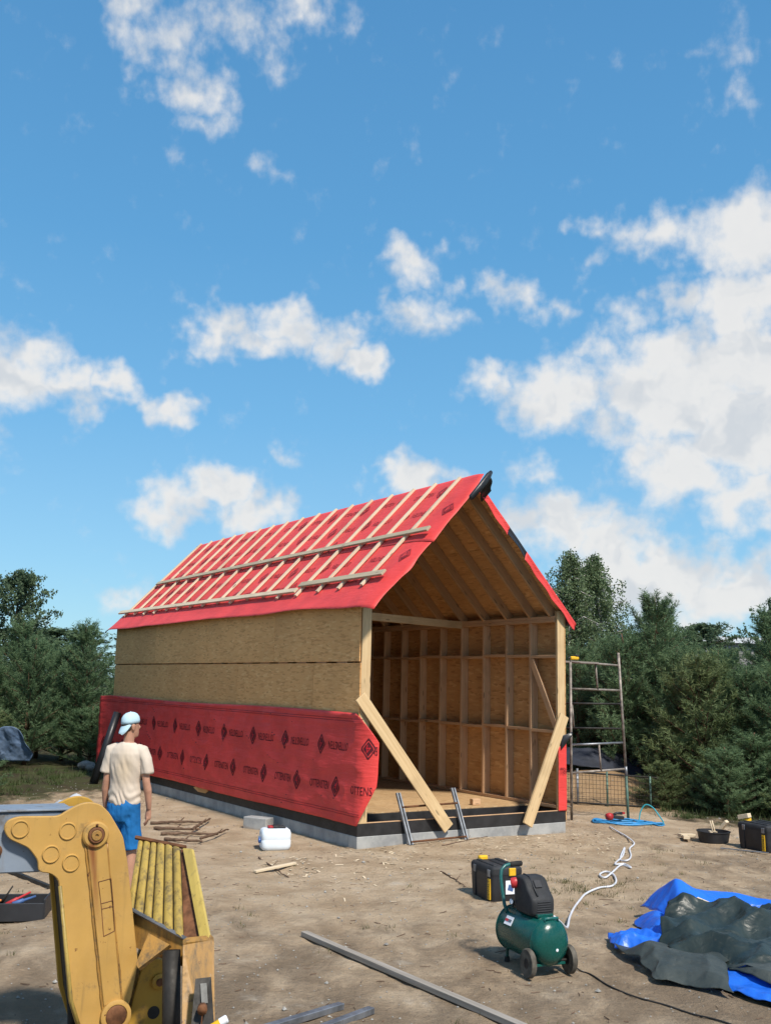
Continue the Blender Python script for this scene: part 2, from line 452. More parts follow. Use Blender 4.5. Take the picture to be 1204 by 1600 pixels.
def concrete_mat():
    m, nt, b = newmat('concrete', 0.85, 0.2)
    t = nd(nt, 'ShaderNodeTexCoord').outputs['Object']
    n = nd(nt, 'ShaderNodeTexNoise', {'Vector': t, 'Scale': 3.0, 'Detail': 7.0, 'Roughness': 0.65}).outputs['Fac']
    c = mixc(nt, smooth(nt, n, 0.3, 0.7), (0.24, 0.245, 0.25), (0.40, 0.40, 0.39))
    sp = nd(nt, 'ShaderNodeSeparateXYZ', {0: t}).outputs[2]
    n2 = nd(nt, 'ShaderNodeTexNoise', {'Vector': t, 'Scale': 6.0, 'Detail': 4.0}).outputs['Fac']
    soil = smooth(nt, mth(nt, 'MULTIPLY_ADD', n2, 0.10, sp), 0.125, 0.045, 0, 0.75)      # sand splashed on the foot
    c = mixc(nt, soil, c, (0.27, 0.205, 0.145))
    nt.links.new(c, b.inputs['Base Color'])
    n3 = nd(nt, 'ShaderNodeTexNoise', {'Vector': t, 'Scale': 60.0, 'Detail': 4.0}).outputs['Fac']
    bump(nt, b, mth(nt, 'ADD', n3, n), 0.5, 0.006)
    return m
M['concrete'] = concrete_mat()

def yellow_mat(name, base, wear=0.5, streak=None):
    """machine paint with grime, chips and rust"""
    m, nt, b = newmat(name, 0.45, 0.4)
    t = nd(nt, 'ShaderNodeTexCoord').outputs['Object']
    n = nd(nt, 'ShaderNodeTexNoise', {'Vector': t, 'Scale': 2.5, 'Detail': 6.0, 'Roughness': 0.6}).outputs['Fac']
    c = mixc(nt, smooth(nt, n, 0.3, 0.75), base, tuple(x*0.78 for x in base))
    g = nd(nt, 'ShaderNodeTexNoise', {'Vector': t, 'Scale': 7.0, 'Detail': 9.0, 'Roughness': 0.72}).outputs['Fac']
    c = mixc(nt, smooth(nt, g, 0.62-0.12*wear, 0.80-0.12*wear, 0, 0.55+0.3*wear), c, (0.10, 0.075, 0.045))
    ms = nd(nt, 'ShaderNodeVectorMath', {0: t, 1: (26.0, 26.0, 1.8)}, operation='MULTIPLY').outputs[0]
    v = nd(nt, 'ShaderNodeTexNoise', {'Vector': ms, 'Scale': 1.0, 'Detail': 4.0}).outputs['Fac']
    c = mixc(nt, smooth(nt, v, 0.58, 0.8, 0, 0.25+0.3*wear), c, (0.16, 0.11, 0.05))
    ch = nd(nt, 'ShaderNodeTexNoise', {'Vector': t, 'Scale': 22.0, 'Detail': 5.0, 'Roughness': 0.7}).outputs['Fac']
    c = mixc(nt, smooth(nt, ch, 0.69-0.07*wear, 0.74-0.07*wear), c, (0.12, 0.045, 0.02))
    if streak:
        (x0, z0), (x1, z1), wd = streak
        sp = nd(nt, 'ShaderNodeSeparateXYZ', {0: t})
        zz = sp.outputs[2]
        xl = mth(nt, 'MULTIPLY_ADD', mth(nt, 'SUBTRACT', zz, z0), (x1-x0)/(z1-z0), x0)
        dx = mth(nt, 'ABSOLUTE', mth(nt, 'SUBTRACT', sp.outputs[0], xl))
        wob = mth(nt, 'MULTIPLY_ADD', mth(nt, 'SUBTRACT', v, 0.5), 0.05, dx)
        al = smooth(nt, zz, z1, z0)
        s = mth(nt, 'MULTIPLY', smooth(nt, wob, wd, 0.0), mth(nt, 'MULTIPLY', al, smooth(nt, zz, z0+0.02, z0)))
        c = mixc(nt, mth(nt, 'MULTIPLY', s, 0.9, clamp=True), c, (0.19, 0.055, 0.02))
    nt.links.new(c, b.inputs['Base Color'])
    if wear > 0.7:
        gr = nd(nt, 'ShaderNodeTexNoise', {'Vector': nd(nt, 'ShaderNodeVectorMath', {0: t, 1: (26.0, 16.0, 1.3)}, operation='MULTIPLY').outputs[0], 'Scale': 1.0, 'Detail': 7.0, 'Roughness': 0.7}).outputs['Fac']
        c = mixc(nt, smooth(nt, gr, 0.44, 0.74, 0, 0.85), c, (0.075, 0.058, 0.034))
        c = mixc(nt, smooth(nt, gr, 0.36, 0.26, 0, 0.55), c, (0.30, 0.29, 0.26))
        nt.links.new(c, b.inputs['Base Color'])
    rr = smooth(nt, g, 0.4, 0.75, 0.38, 0.8); nt.links.new(rr, b.inputs['Roughness'])
    bump(nt, b, g, 0.22, 0.006)
    return m
M['yellow'] = yellow_mat('machine_yellow', (0.52, 0.305, 0.085), 0.55, ((0.115, 1.15), (0.20, 0.55), 0.035))
M['yellow_worn'] = yellow_mat('machine_yellow_worn', (0.40, 0.28, 0.065), 1.0)
M['yellow_pale'] = yellow_mat('machine_yellow_pale', (0.60, 0.44, 0.11), 0.6)
M['yellow_rust'] = yellow_mat('machine_yellow_rusty', (0.40, 0.21, 0.05), 1.1)
M['yellow_link'] = yellow_mat('machine_yellow_link', (0.48, 0.27, 0.04), 0.5)
M['greyblue'] = yellow_mat('grey_blue_steel', (0.22, 0.26, 0.32), 0.55)
M['rust'] = plain('rusty_steel', (0.15, 0.065, 0.03), 0.75, 0.3, 0.45, 14.0, 0.2, 0.4, 60)
M['dark_steel'] = plain('dark_greasy_steel', (0.03, 0.027, 0.024), 0.6, 0.4, 0.4, 8.0, 0.3)
M['alu'] = plain('aluminium', (0.30, 0.32, 0.35), 0.5, 0.4, 0.25, 9.0, 0.1, 0.1)
M['scaf'] = plain('scaffold_tube', (0.27, 0.235, 0.205), 0.6, 0.4, 0.5, 7.0, 0.4, 0.2)
M['scaf_green'] = plain('scaffold_tube_green', (0.09, 0.16, 0.13), 0.6, 0.4, 0.4, 7.0, 0.2, 0.2)
M['galv'] = plain('galvanised_steel', (0.24, 0.25, 0.27), 0.5, 0.5, 0.3, 8.0, 0.75, 0.15)
M['white_plastic'] = plain('white_plastic', (0.70, 0.77, 0.84), 0.35, 0.4, 0.05, 5.0, 0, 0.05)
M['black_plastic'] = plain('black_plastic', (0.022, 0.023, 0.027), 0.5, 0.4, 0.25, 5.0, 0, 0.15, 120)
M['black_matte'] = plain('black_matte', (0.028, 0.029, 0.032), 0.65, 0.3, 0.3, 6.0, 0, 0.2, 90)
M['tool_yellow'] = plain('tool_yellow', (0.72, 0.42, 0.02), 0.5, 0.35, 0.1, 8.0)
M['tool_red'] = plain('tool_red', (0.42, 0.03, 0.035), 0.45, 0.4, 0.2, 8.0)
M['tool_orange'] = plain('tool_orange', (0.70, 0.22, 0.05), 0.5, 0.35, 0.1, 8.0)
M['tool_blue'] = plain('tool_blue', (0.06, 0.12, 0.28), 0.5, 0.35, 0.1, 8.0)
M['paper'] = plain('white_label', (0.75, 0.77, 0.82), 0.5, 0.3, 0.05, 8.0)
M['cap_blue'] = plain('blue_cap_lid', (0.03, 0.10, 0.33), 0.4, 0.4)
M['tank'] = plain('green_enamel', (0.004, 0.075, 0.062), 0.26, 0.5, 0.18, 4.0, 0, 0.06, 60)
M['tube_teal'] = plain('teal_tube', (0.01, 0.10, 0.095), 0.35, 0.5, 0.2, 8.0)
M['rubber'] = plain('rubber', (0.032, 0.031, 0.030), 0.8, 0.2, 0.3, 10.0)
M['dusty_rubber'] = plain('dusty_rubber', (0.10, 0.09, 0.075), 0.85, 0.2, 0.4, 14.0)
M['hose_white'] = plain('white_hose', (0.62, 0.64, 0.70), 0.4, 0.4, 0.12, 9.0)
M['hose_blue'] = plain('blue_hose', (0.03, 0.22, 0.48), 0.4, 0.4, 0.15, 9.0)
M['hose_teal'] = plain('teal_hose', (0.03, 0.30, 0.36), 0.4, 0.4, 0.15, 9.0)
M['skin'] = plain('skin', (0.43, 0.225, 0.15), 0.55, 0.35, 0.1, 9.0, 0, 0.1, 200)
M['cap_cloth'] = plain('light_blue_cap_cloth', (0.44, 0.60, 0.69), 0.85, 0.15, 0.06, 9.0, 0, 0.2, 300)
M['shorts'] = plain('blue_shorts_cloth', (0.012, 0.125, 0.345), 0.75, 0.2, 0.16, 5.0, 0, 0.2, 120)
M['hair'] = plain('brown_hair', (0.06, 0.035, 0.02), 0.7, 0.3, 0.3, 60.0)
M['shoe'] = plain('dark_shoe', (0.03, 0.03, 0.03), 0.7, 0.2)
def shirt_mat():
    m, nt, b = newmat('cream_shirt_cloth', 0.9, 0.1)
    t = nd(nt, 'ShaderNodeTexCoord').outputs['Object']
    n = nd(nt, 'ShaderNodeTexNoise', {'Vector': t, 'Scale': 5.0, 'Detail': 4.0}).outputs['Fac']
    c = mixc(nt, smooth(nt, n, 0.35, 0.75), (0.60, 0.515, 0.43), (0.50, 0.42, 0.345))
    sw = nd(nt, 'ShaderNodeVectorMath', {0: t, 1: (0.02, -0.12, 1.23)}, operation='SUBTRACT').outputs[0]
    ln = nd(nt, 'ShaderNodeVectorMath', {0: nd(nt, 'ShaderNodeVectorMath', {0: sw, 1: (7.0, 3.0, 5.0)}, operation='MULTIPLY').outputs[0]}, operation='LENGTH').outputs['Value']
    c = mixc(nt, smooth(nt, mth(nt, 'ADD', ln, mth(nt, 'MULTIPLY', n, 0.6)), 1.5, 0.4, 0, 0.5), c, (0.50, 0.38, 0.24))
    nt.links.new(c, b.inputs['Base Color'])
    n2 = nd(nt, 'ShaderNodeTexNoise', {'Vector': t, 'Scale': 220.0, 'Detail': 2.0}).outputs['Fac']
    bump(nt, b, n2, 0.15, 0.002); return m
M['shirt'] = shirt_mat()

def tarp_mat(name, c, c2, rough):
    m, nt, b = newmat(name, rough, 0.45)
    t = nd(nt, 'ShaderNodeTexCoord').outputs['Object']
    n = nd(nt, 'ShaderNodeTexNoise', {'Vector': t, 'Scale': 2.6, 'Detail': 7.0, 'Roughness': 0.65}).outputs['Fac']
    col = mixc(nt, smooth(nt, n, 0.35, 0.68), c, c2)
    dd = nd(nt, 'ShaderNodeTexNoise', {'Vector': t, 'Scale': 11.0, 'Detail': 7.0, 'Roughness': 0.7}).outputs['Fac']
    col = mixc(nt, smooth(nt, dd, 0.58, 0.78, 0, 0.22), col, (0.20, 0.17, 0.13))
    nt.links.new(col, b.inputs['Base Color'])
    ms = nd(nt, 'ShaderNodeTexNoise', {'Vector': t, 'Scale': 14.0, 'Detail': 4.0, 'Distortion': 1.2}).outputs['Fac']
    bump(nt, b, mth(nt, 'ADD', ms, mth(nt, 'MULTIPLY', n, 1.5)), 0.45, 0.015)
    return m
M['tarp_green'] = tarp_mat('tarp_dark_green', (0.012, 0.020, 0.018), (0.030, 0.042, 0.038), 0.38)
M['tarp_grey'] = tarp_mat('tarp_grey_green', (0.030, 0.038, 0.035), (0.062, 0.070, 0.062), 0.5)
M['tarp_blue'] = tarp_mat('tarp_blue', (0.012, 0.115, 0.58), (0.018, 0.15, 0.70), 0.38)
M['tarp_pale'] = tarp_mat('pale_blue_sheet', (0.085, 0.14, 0.24), (0.14, 0.20, 0.30), 0.6)
M['sheet_clear'] = tarp_mat('white_plastic_film', (0.40, 0.43, 0.48), (0.50, 0.52, 0.56), 0.4)

def foliage(name, c1, c2, trans=0.25):
    m, nt, b = newmat(name, 0.6, 0.25)
    g = nd(nt, 'ShaderNodeNewGeometry')
    oi = nd(nt, 'ShaderNodeObjectInfo').outputs['Random']
    n = nd(nt, 'ShaderNodeTexNoise', {'Vector': g.outputs['Position'], 'Scale': 0.9, 'Detail': 3.0}).outputs['Fac']
    f = mth(nt, 'ADD', mth(nt, 'MULTIPLY', g.outputs['Random Per Island'], 0.55), mth(nt, 'MULTIPLY', smooth(nt, n, 0.3, 0.7), 0.45))
    c = mixc(nt, f, c1, c2)
    c = mixc(nt, mth(nt, 'MULTIPLY', oi, 0.35), c, tuple(x*0.75 for x in c1))
    nt.links.new(c, b.inputs['Base Color'])
    tr = nd(nt, 'ShaderNodeBsdfTranslucent', {0: c})
    mxs = nd(nt, 'ShaderNodeMixShader', {0: trans, 1: b.outputs[0], 2: tr.outputs[0]})
    nt.links.new(mxs.outputs[0], nt.nodes['Material Output'].inputs[0])
    return m
M['needle'] = foliage('pine_needles', (0.095, 0.165, 0.082), (0.22, 0.31, 0.155), 0.4)
M['needle2'] = foliage('pine_needles_yellowish', (0.10, 0.145, 0.06), (0.21, 0.255, 0.11), 0.35)
M['leaf'] = foliage('birch_leaves', (0.11, 0.17, 0.085), (0.24, 0.31, 0.16), 0.4)
M['leaf_dark'] = foliage('dark_leaves', (0.075, 0.12, 0.068), (0.16, 0.22, 0.115), 0.35)
M['grass'] = foliage('dry_grass_blades', (0.07, 0.085, 0.03), (0.21, 0.18, 0.085), 0.2)
M['grass_green'] = foliage('green_grass_blades', (0.035, 0.06, 0.018), (0.09, 0.12, 0.04), 0.2)
M['bark'] = plain('pine_bark', (0.10, 0.06, 0.04), 0.9, 0.1, 0.4, 12.0, 0, 0.6, 30)
M['birch_bark'] = plain('birch_bark', (0.42, 0.40, 0.37), 0.8, 0.2, 0.5, 8.0, 0, 0.4, 30)
M['stick'] = plain('dry_stick', (0.15, 0.095, 0.065), 0.85, 0.15, 0.35, 12.0, 0, 0.5, 60, 0.3)
M['stone'] = plain('grey_stone', (0.30, 0.29, 0.27), 0.85, 0.2, 0.3, 8.0, 0, 0.4, 40, 0.4)
M['wall_far'] = plain('grey_hall_wall', (0.30, 0.29, 0.285), 0.8, 0.2, 0.1, 1.0)
M['roof_far'] = plain('white_hall_roof', (0.62, 0.65, 0.70), 0.6, 0.3, 0.08, 1.0)
M['net'] = plain('dark_blue_net', (0.022, 0.026, 0.038), 0.7, 0.3, 0.3, 4.0)

def ground_mat():
    m, nt, b = newmat('sandy_ground', 0.95, 0.1)
    t = nd(nt, 'ShaderNodeTexCoord').outputs['Object']
    sp = nd(nt, 'ShaderNodeSeparateXYZ', {0: t})
    X, Y = sp.outputs[0], sp.outputs[1]
    n1 = nd(nt, 'ShaderNodeTexNoise', {'Vector': t, 'Scale': 0.55, 'Detail': 6.0, 'Roughness': 0.6}).outputs['Fac']
    n2 = nd(nt, 'ShaderNodeTexNoise', {'Vector': t, 'Scale': 1.9, 'Detail': 8.0, 'Roughness': 0.66}).outputs['Fac']
    tm = nd(nt, 'ShaderNodeMapping', {'Vector': t, 'Rotation': (0, 0, R(24)), 'Scale': (1.7, 0.9, 1.0)}).outputs[0]
    n3 = nd(nt, 'ShaderNodeTexNoise', {'Vector': tm, 'Scale': 1.5, 'Detail': 7.0, 'Roughness': 0.66, 'Distortion': 0.5}).outputs['Fac']
    n4 = nd(nt, 'ShaderNodeTexNoise', {'Vector': t, 'Scale': 17.0, 'Detail': 8.0, 'Roughness': 0.7}).outputs['Fac']
    c = mixc(nt, smooth(nt, n2, 0.32, 0.68), (0.35, 0.256, 0.168), (0.50, 0.388, 0.272))
    # darker trodden soil where the topsoil is left, more of it towards the front and the right
    fr = smooth(nt, Y, 12.5, 6.5, 0.0, 0.24)
    rt = mth(nt, 'MULTIPLY', smooth(nt, X, 1.5, 4.0, 0.0, 0.15), smooth(nt, Y, 17.5, 13.0))
    soil = mth(nt, 'ADD', mth(nt, 'ADD', fr, rt), mth(nt, 'ADD', mth(nt, 'MULTIPLY', n3, 0.75), mth(nt, 'MULTIPLY', n1, 0.35)))
    c = mixc(nt, smooth(nt, soil, 0.60, 0.86, 0, 0.75), c, (0.155, 0.115, 0.08))
    # pale dry sand and lime dust
    c = mixc(nt, mth(nt, 'MULTIPLY', smooth(nt, n2, 0.57, 0.73), smooth(nt, n1, 0.42, 0.62, 0.15, 0.75)), c, (0.47, 0.42, 0.355))
    # spots of litter
    c = mixc(nt, smooth(nt, n4, 0.60, 0.74, 0, 0.6), c, (0.085, 0.06, 0.042))
    c = mixc(nt, smooth(nt, n4, 0.40, 0.26, 0, 0.35), c, (0.46, 0.385, 0.30))
    # forest floor behind and beside the building plot
    dist = nd(nt, 'ShaderNodeVectorMath', {0: nd(nt, 'ShaderNodeVectorMath', {0: t, 1: (-0.6, 11.5, 0)}, operation='SUBTRACT').outputs[0], 1: (1/6.9, 1/9.6, 0)}, operation='MULTIPLY').outputs[0]
    dl = nd(nt, 'ShaderNodeVectorMath', {0: dist}, operation='LENGTH').outputs['Value']
    ff = smooth(nt, mth(nt, 'MULTIPLY_ADD', mth(nt, 'SUBTRACT', n3, 0.5), 0.5, dl), 0.95, 1.12)
    c = mixc(nt, ff, c, mixc(nt, smooth(nt, n2, 0.4, 0.6), (0.055, 0.045, 0.028), (0.065, 0.07, 0.030)))
    # the bare sand bank by the fence
    bd = nd(nt, 'ShaderNodeVectorMath', {0: nd(nt, 'ShaderNodeVectorMath', {0: nd(nt, 'ShaderNodeVectorMath', {0: t, 1: (3.9, 19.2, 0)}, operation='SUBTRACT').outputs[0], 1: (0.55, 0.55, 0)}, operation='MULTIPLY').outputs[0]}, operation='LENGTH').outputs['Value']
    c = mixc(nt, smooth(nt, mth(nt, 'MULTIPLY_ADD', n2, 0.6, bd), 1.25, 0.85, 0, 0.85), c, (0.36, 0.235, 0.13))
    nt.links.new(c, b.inputs['Base Color'])
    n5 = nd(nt, 'ShaderNodeTexNoise', {'Vector': t, 'Scale': 70.0, 'Detail': 5.0, 'Roughness': 0.7}).outputs['Fac']
    bump(nt, b, mth(nt, 'ADD', mth(nt, 'MULTIPLY', n5, 0.35), mth(nt, 'ADD', mth(nt, 'MULTIPLY', n4, 0.9), n2)), 0.9, 0.05)
    return m
M['ground'] = ground_mat()

# ================================================================== ground
CX, CY, YAW = -0.2647, 13.2937, 0.5765
W, L, ZF, ZW = 3.5787, 9.7839, 0.171, 3.146
UX, UY = math.cos(YAW), math.sin(YAW); VX, VY = -UY, UX
def H2W(u, v, z=0): return Vector((CX+u*UX+v*VX, CY+u*UY+v*VY, z))

def gz(x, y):
    x = np.asarray(x, float); y = np.asarray(y, float)
    z = (fbm(x*0.35, y*0.35, 3, 3)-0.5)*0.10 + (fbm(x*1.6, y*1.6, 9, 3)-0.5)*0.045
    z = z + (fbm(x*6, y*6, 21, 2)-0.5)*0.022 - 0.012*np.clip(fbm(x*3.2+5, y*3.2, 55, 2)-0.62, 0, 1)*6
    # level by the house
    du = (x-CX)*UX+(y-CY)*UY; dv = (x-CX)*VX+(y-CY)*VY
    dd = np.maximum(np.maximum(-du, du-W), np.maximum(-dv, dv-L))
    k = np.clip(dd/1.2, 0, 1)
    z = z*k + 0.012*(1-k)
    z = z + 0.045*np.exp(-((du-1.6)/1.3)**2-((dv+0.1)/0.5)**2)
    # sand bank behind the scaffold, rising ground far back
    z = z + 0.55*np.exp(-((x-4.2)/1.5)**2-((y-20.2)/1.1)**2)
    far = np.clip((np.hypot(x, y-10)-45)/200, 0, 1)
    return z*(1-far) + far*1.5

def axis_grid(lo, a, b, hi, step):
    core = np.arange(a, b+1e-6, step)
    def tail(n, span):
        t = np.linspace(0, 1, n+1)[1:]; return span*t**3
    return np.concatenate([(a - tail(26, a-lo))[::-1], core, b + tail(26, hi-b)])
gx = axis_grid(-900, -9, 8, 900, 0.055); gy = axis_grid(-400, 5.5, 24, 1200, 0.06)
XX, YY = np.meshgrid(gx, gy); ZZ = gz(XX, YY)
P = np.stack([XX, YY, ZZ], -1).reshape(-1, 3)
nx_, ny_ = len(gx), len(gy)
ii = (np.arange(ny_-1)[:, None]*nx_ + np.arange(nx_-1)[None, :]).ravel()
F = np.stack([ii, ii+1, ii+nx_+1, ii+nx_], 1)
def mesh_np(name, P, F, mat, smoothf=True):
    me = bpy.data.meshes.new(name); k = F.shape[1]
    me.vertices.add(len(P)); me.vertices.foreach_set('co', P.astype(np.float32).ravel())
    me.loops.add(F.size); me.loops.foreach_set('vertex_index', F.astype(np.int32).ravel())
    me.polygons.add(len(F)); me.polygons.foreach_set('loop_start', np.arange(0, F.size, k, dtype=np.int32))
    me.polygons.foreach_set('use_smooth', np.full(len(F), smoothf))
    me.materials.append(mat); me.update(calc_edges=True); me.validate(); return me
g = link('ground', mesh_np('ground', P, F, M['ground'])); g['kind'] = 'structure'
def GZ(x, y): return float(gz(np.array([x]), np.array([y]))[0])
def on(x, y, dz=0.0): return Vector((x, y, GZ(x, y)+dz))

# ================================================================== the timber frame building
house = empty('timber_building', (CX, CY, 0), YAW, 'unfinished timber frame building with red roof membrane and open gable front', 'building')
WT = 0.145                                   # wall thickness
# foundation: a ring of cast blocks
def found_run(p0, p1, n):
    p0, p1 = Vector(p0), Vector(p1)
    for i in range(n):
        a = p0.lerp(p1, i/n); b = p0.lerp(p1, (i+1)/n)
        d = (b-a).normalized()
        a2 = a + d*(0.002 if i else 0); b2 = b - d*0.002
        o = board('foundation_block', (a2.x, a2.y, ZF/2-0.1), (b2.x, b2.y, ZF/2-0.1), 0.22, ZF+0.2, M['concrete'], house, ch=0.006)
found_run((0.11, 0.222, 0), (0.11, L, 0), 6)
found_run((0.0, 0.11, 0), (W, 0.11, 0), 2)
found_run((W-0.11, 0.222, 0), (W-0.11, L, 0), 6)
found_run((0.222, L-0.11, 0), (W-0.222, L-0.11, 0), 2)
# rim beams coated black
Z1, Z2 = ZF, 0.33
zb = (Z1+Z2)/2
board('rim_beam', (0.0, 0.026, zb), (W+0.004, 0.026, zb), 0.045, Z2-Z1, M['bitumen'], house)
board('rim_beam', (0.026, 0.05, zb), (0.026, L, zb), 0.045, Z2-Z1, M['bitumen'], house)
board('rim_beam', (W-0.022, 0.05, zb), (W-0.022, L, zb), 0.045, Z2-Z1, M['bitumen'], house)
board('rim_beam', (0.05, L-0.026, zb), (W-0.046, L-0.026, zb), 0.045, Z2-Z1, M['bitumen'], house)
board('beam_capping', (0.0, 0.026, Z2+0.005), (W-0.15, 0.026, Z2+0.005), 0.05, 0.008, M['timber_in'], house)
board('trimmer_beam', (0.16, 0.70, 0.275), (W-0.16, 0.56, 0.275), 0.05, 0.15, M['bitumen'], house)
for i in range(5):                            # joists in the open strip behind the front beam
    u = 0.35 + i*0.68
    board('joist', (u, 0.052, 0.10), (u, 0.58, 0.10), 0.045, 0.12, M['bitumen'], house)
# floor deck boards
mb = MB().prism([(0.15, 0.0), (W-0.15, 0.0), (W-0.15, 1.0), (0.15, 1.0)], 0, 1)
yfl = [0.62, 1.9, 3.15, 4.4, 5.65, 6.9, 8.15, 9.4, L-0.16]
for j in range(len(yfl)-1):
    for (ua, ub) in (((0.15, 2.0), (2.0, W-0.15)) if j % 2 else ((0.15, 1.1), (1.1, W-0.15))):
        a0 = yfl[j] + (0.07*(1-(ua+ub)/2/W) if j == 0 else 0)
        m_ = MB().box((0, 0, 0), (ub-ua-0.004, yfl[j+1]-a0-0.004, 0.022), ch=0.002)
        part('floor_panel', m_, M['osb_floor'], house, Matrix.Translation(((ua+ub)/2, (a0+yfl[j+1])/2, 0.352+0.0006*(j % 2))))

# studs and rails on the two long walls
SV = [0.03, 0.62, 1.19, 1.77, 2.36, 2.96, 3.56, 4.15, 4.74, 5.33, 5.92, 6.51, 7.1, 7.69, 8.28, 8.87, L-0.03]
def stud(u, v, z0, z1, mat=None, wid=0.045, nm='stud'):
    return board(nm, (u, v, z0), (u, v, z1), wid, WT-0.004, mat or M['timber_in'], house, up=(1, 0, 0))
for side, uc in (('l', WT/2), ('r', W-WT/2)):
    zplate = 3.10
    for i, v in enumerate(SV):
        if i == 0: continue
        stud(uc, v, 0.41, zplate-0.024)
    board('bottom_plate', (uc, 0.06, 0.388), (uc, L, 0.388), WT, 0.045, M['timber_in'], house)
    board('top_plate', (uc, 0.06, zplate+0.0), (uc, L, zplate+0.0), WT, 0.045, M['timber_in'], house)
    board('top_plate', (uc, 0.06, zplate+0.047), (uc, L, zplate+0.047), WT, 0.045, M['timber_in'], house)
    for zr in (1.47, 2.575):
        for i in range(len(SV)-1):
            off = 0.012*((i*7) % 3-1)
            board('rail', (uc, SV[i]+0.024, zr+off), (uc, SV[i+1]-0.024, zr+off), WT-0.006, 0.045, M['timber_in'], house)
# pale corner posts at the open front
stud(WT/2-0.001, 0.024, 0.33, 3.24, M['timber'], nm='corner_post', wid=0.047)
stud(W-WT/2+0.001, 0.024, 0.33, 3.24, M['timber'], nm='corner_post', wid=0.047)
# diagonal brace let into the right wall, and the tie across
board('diagonal_brace', (W-WT+0.015, 0.60, 2.52), (W-WT+0.015, 0.05, 1.52), 0.03, 0.10, M['timber_in'], house, up=(0, 1, 0.5))
board('tie_beam', (0.02, 1.42, 3.11), (W-0.15, 2.36, 3.11), 0.045, 0.12, M['timber'], house)

# outer sheathing
def osb_panel(c, sx, sy, Mrot, mat, nm='sheathing_panel'):
    Mx = Matrix.Translation(c) @ Mrot.to_4x4()
    return part(nm, MB().box((0, 0, 0), (sx, sy, 0.016), ch=0.0015), mat, house, Mx)
RL = Matrix(((0, 0, -1), (-1, 0, 0), (0, 1, 0)))      # local X -> -v, Y -> z, Z -> -u
def wall_row(z0, z1, splits, side, mat, dz=0.0):
    for a, b in zip(splits[:-1], splits[1:]):
        u = -0.009-dz if side == 'l' else W+0.009
        g_ = 0.006 if side == 'l' else 0.001
        osb_panel(((u), (a+b)/2, (z0+z1)/2), b-a-g_, z1-z0-g_, RL, mat)
wall_row(2.378, 3.20, [0.0, 2.46, 4.96, 7.46, L], 'l', M['osb_out'], 0.016)
wall_row(1.13, 2.364, [0.0, 1.25, 3.75, 6.25, 8.75, L], 'l', M['osb_out'])
wall_row(0.335, 1.127, [0.0, 2.5, 5.0, 7.5, L], 'l', M['osb_out'])
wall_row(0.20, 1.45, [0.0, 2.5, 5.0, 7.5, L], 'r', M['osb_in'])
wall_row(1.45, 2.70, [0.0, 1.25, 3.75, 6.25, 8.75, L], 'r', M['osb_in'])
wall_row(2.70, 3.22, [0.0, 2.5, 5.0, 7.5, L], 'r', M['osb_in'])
# a torn strip of board on the left sill
mb = MB().prism([(0, 0), (0.16, 0.035), (0.42, 0.01), (0.55, 0.05), (0.62, 0.0), (0.5, -0.05), (0.2, -0.055)], 0, 0.015)
part('torn_board_strip', mb, M['osb_in'], house, Matrix.Translation((-0.012, 5.3, 0.285)) @ Matrix.Rotation(-math.pi/2, 4, 'Z'))
# back gable
SL, ZR = 1.03, 5.09
mb = MB().prism([(0.0, 0.20), (W, 0.20), (W, ZR-SL*W/2-0.05), (W/2, ZR-0.05), (0, ZR-SL*W/2-0.05)], 0, 0.016)
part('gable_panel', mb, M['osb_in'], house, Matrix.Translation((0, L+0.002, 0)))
for i in range(1, 6):
    u = i*0.6
    board('stud', (u, L-0.075, 0.41), (u, L-0.075, ZR-SL*abs(u-W/2)-0.36), 0.045, 0.14, M['timber_in'], house, up=(0, 1, 0))

# roof
th = math.atan(SL); cs, sn = math.cos(th), math.sin(th)
def roofpt(side, d, v, lift=0.0):
    """d: distance down the slope from the ridge; lift: off the membrane"""
    s = -1 if side == 'l' else 1
    return Vector((W/2 + s*(d*cs + lift*sn), v, ZR - d*sn + lift*cs))
DE = (W/2+0.09)/cs                             # slope length to the eaves
for side in ('l', 'r'):
    s = -1 if side == 'l' else 1
    nrm = Vector((s*sn, 0, cs))
    for v in SV:
        vv = min(max(v, 0.16 if v < 0.1 else 0), L-0.03)
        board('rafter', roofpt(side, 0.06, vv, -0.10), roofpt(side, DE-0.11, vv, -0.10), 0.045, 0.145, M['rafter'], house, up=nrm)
    Mr = Matrix((Vector((0, -1, 0)), Vector((-s*cs, 0, sn)) if side == 'l' else Vector((-s*cs, 0, sn)), nrm)).transposed()
    if Mr.determinant() < 0:
        Mr = Matrix((Vector((0, 1, 0)), Vector((-s*cs, 0, sn)), nrm)).transposed()
    ds = [0.02, 1.25, DE-0.06]
    for k in range(2):
        vs = [-0.02, 2.5, 5.0, 7.5, L+0.02] if k else [-0.02, 1.25, 3.75, 6.25, 8.75, L+0.02]
        for a, b in zip(vs[:-1], vs[1:]):
            c = roofpt(side, (ds[k]+ds[k+1])/2, (a+b)/2, -0.018)
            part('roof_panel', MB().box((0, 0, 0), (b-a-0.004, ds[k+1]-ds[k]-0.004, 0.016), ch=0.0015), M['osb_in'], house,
                 Matrix.Translation(c) @ Mr.to_4x4())

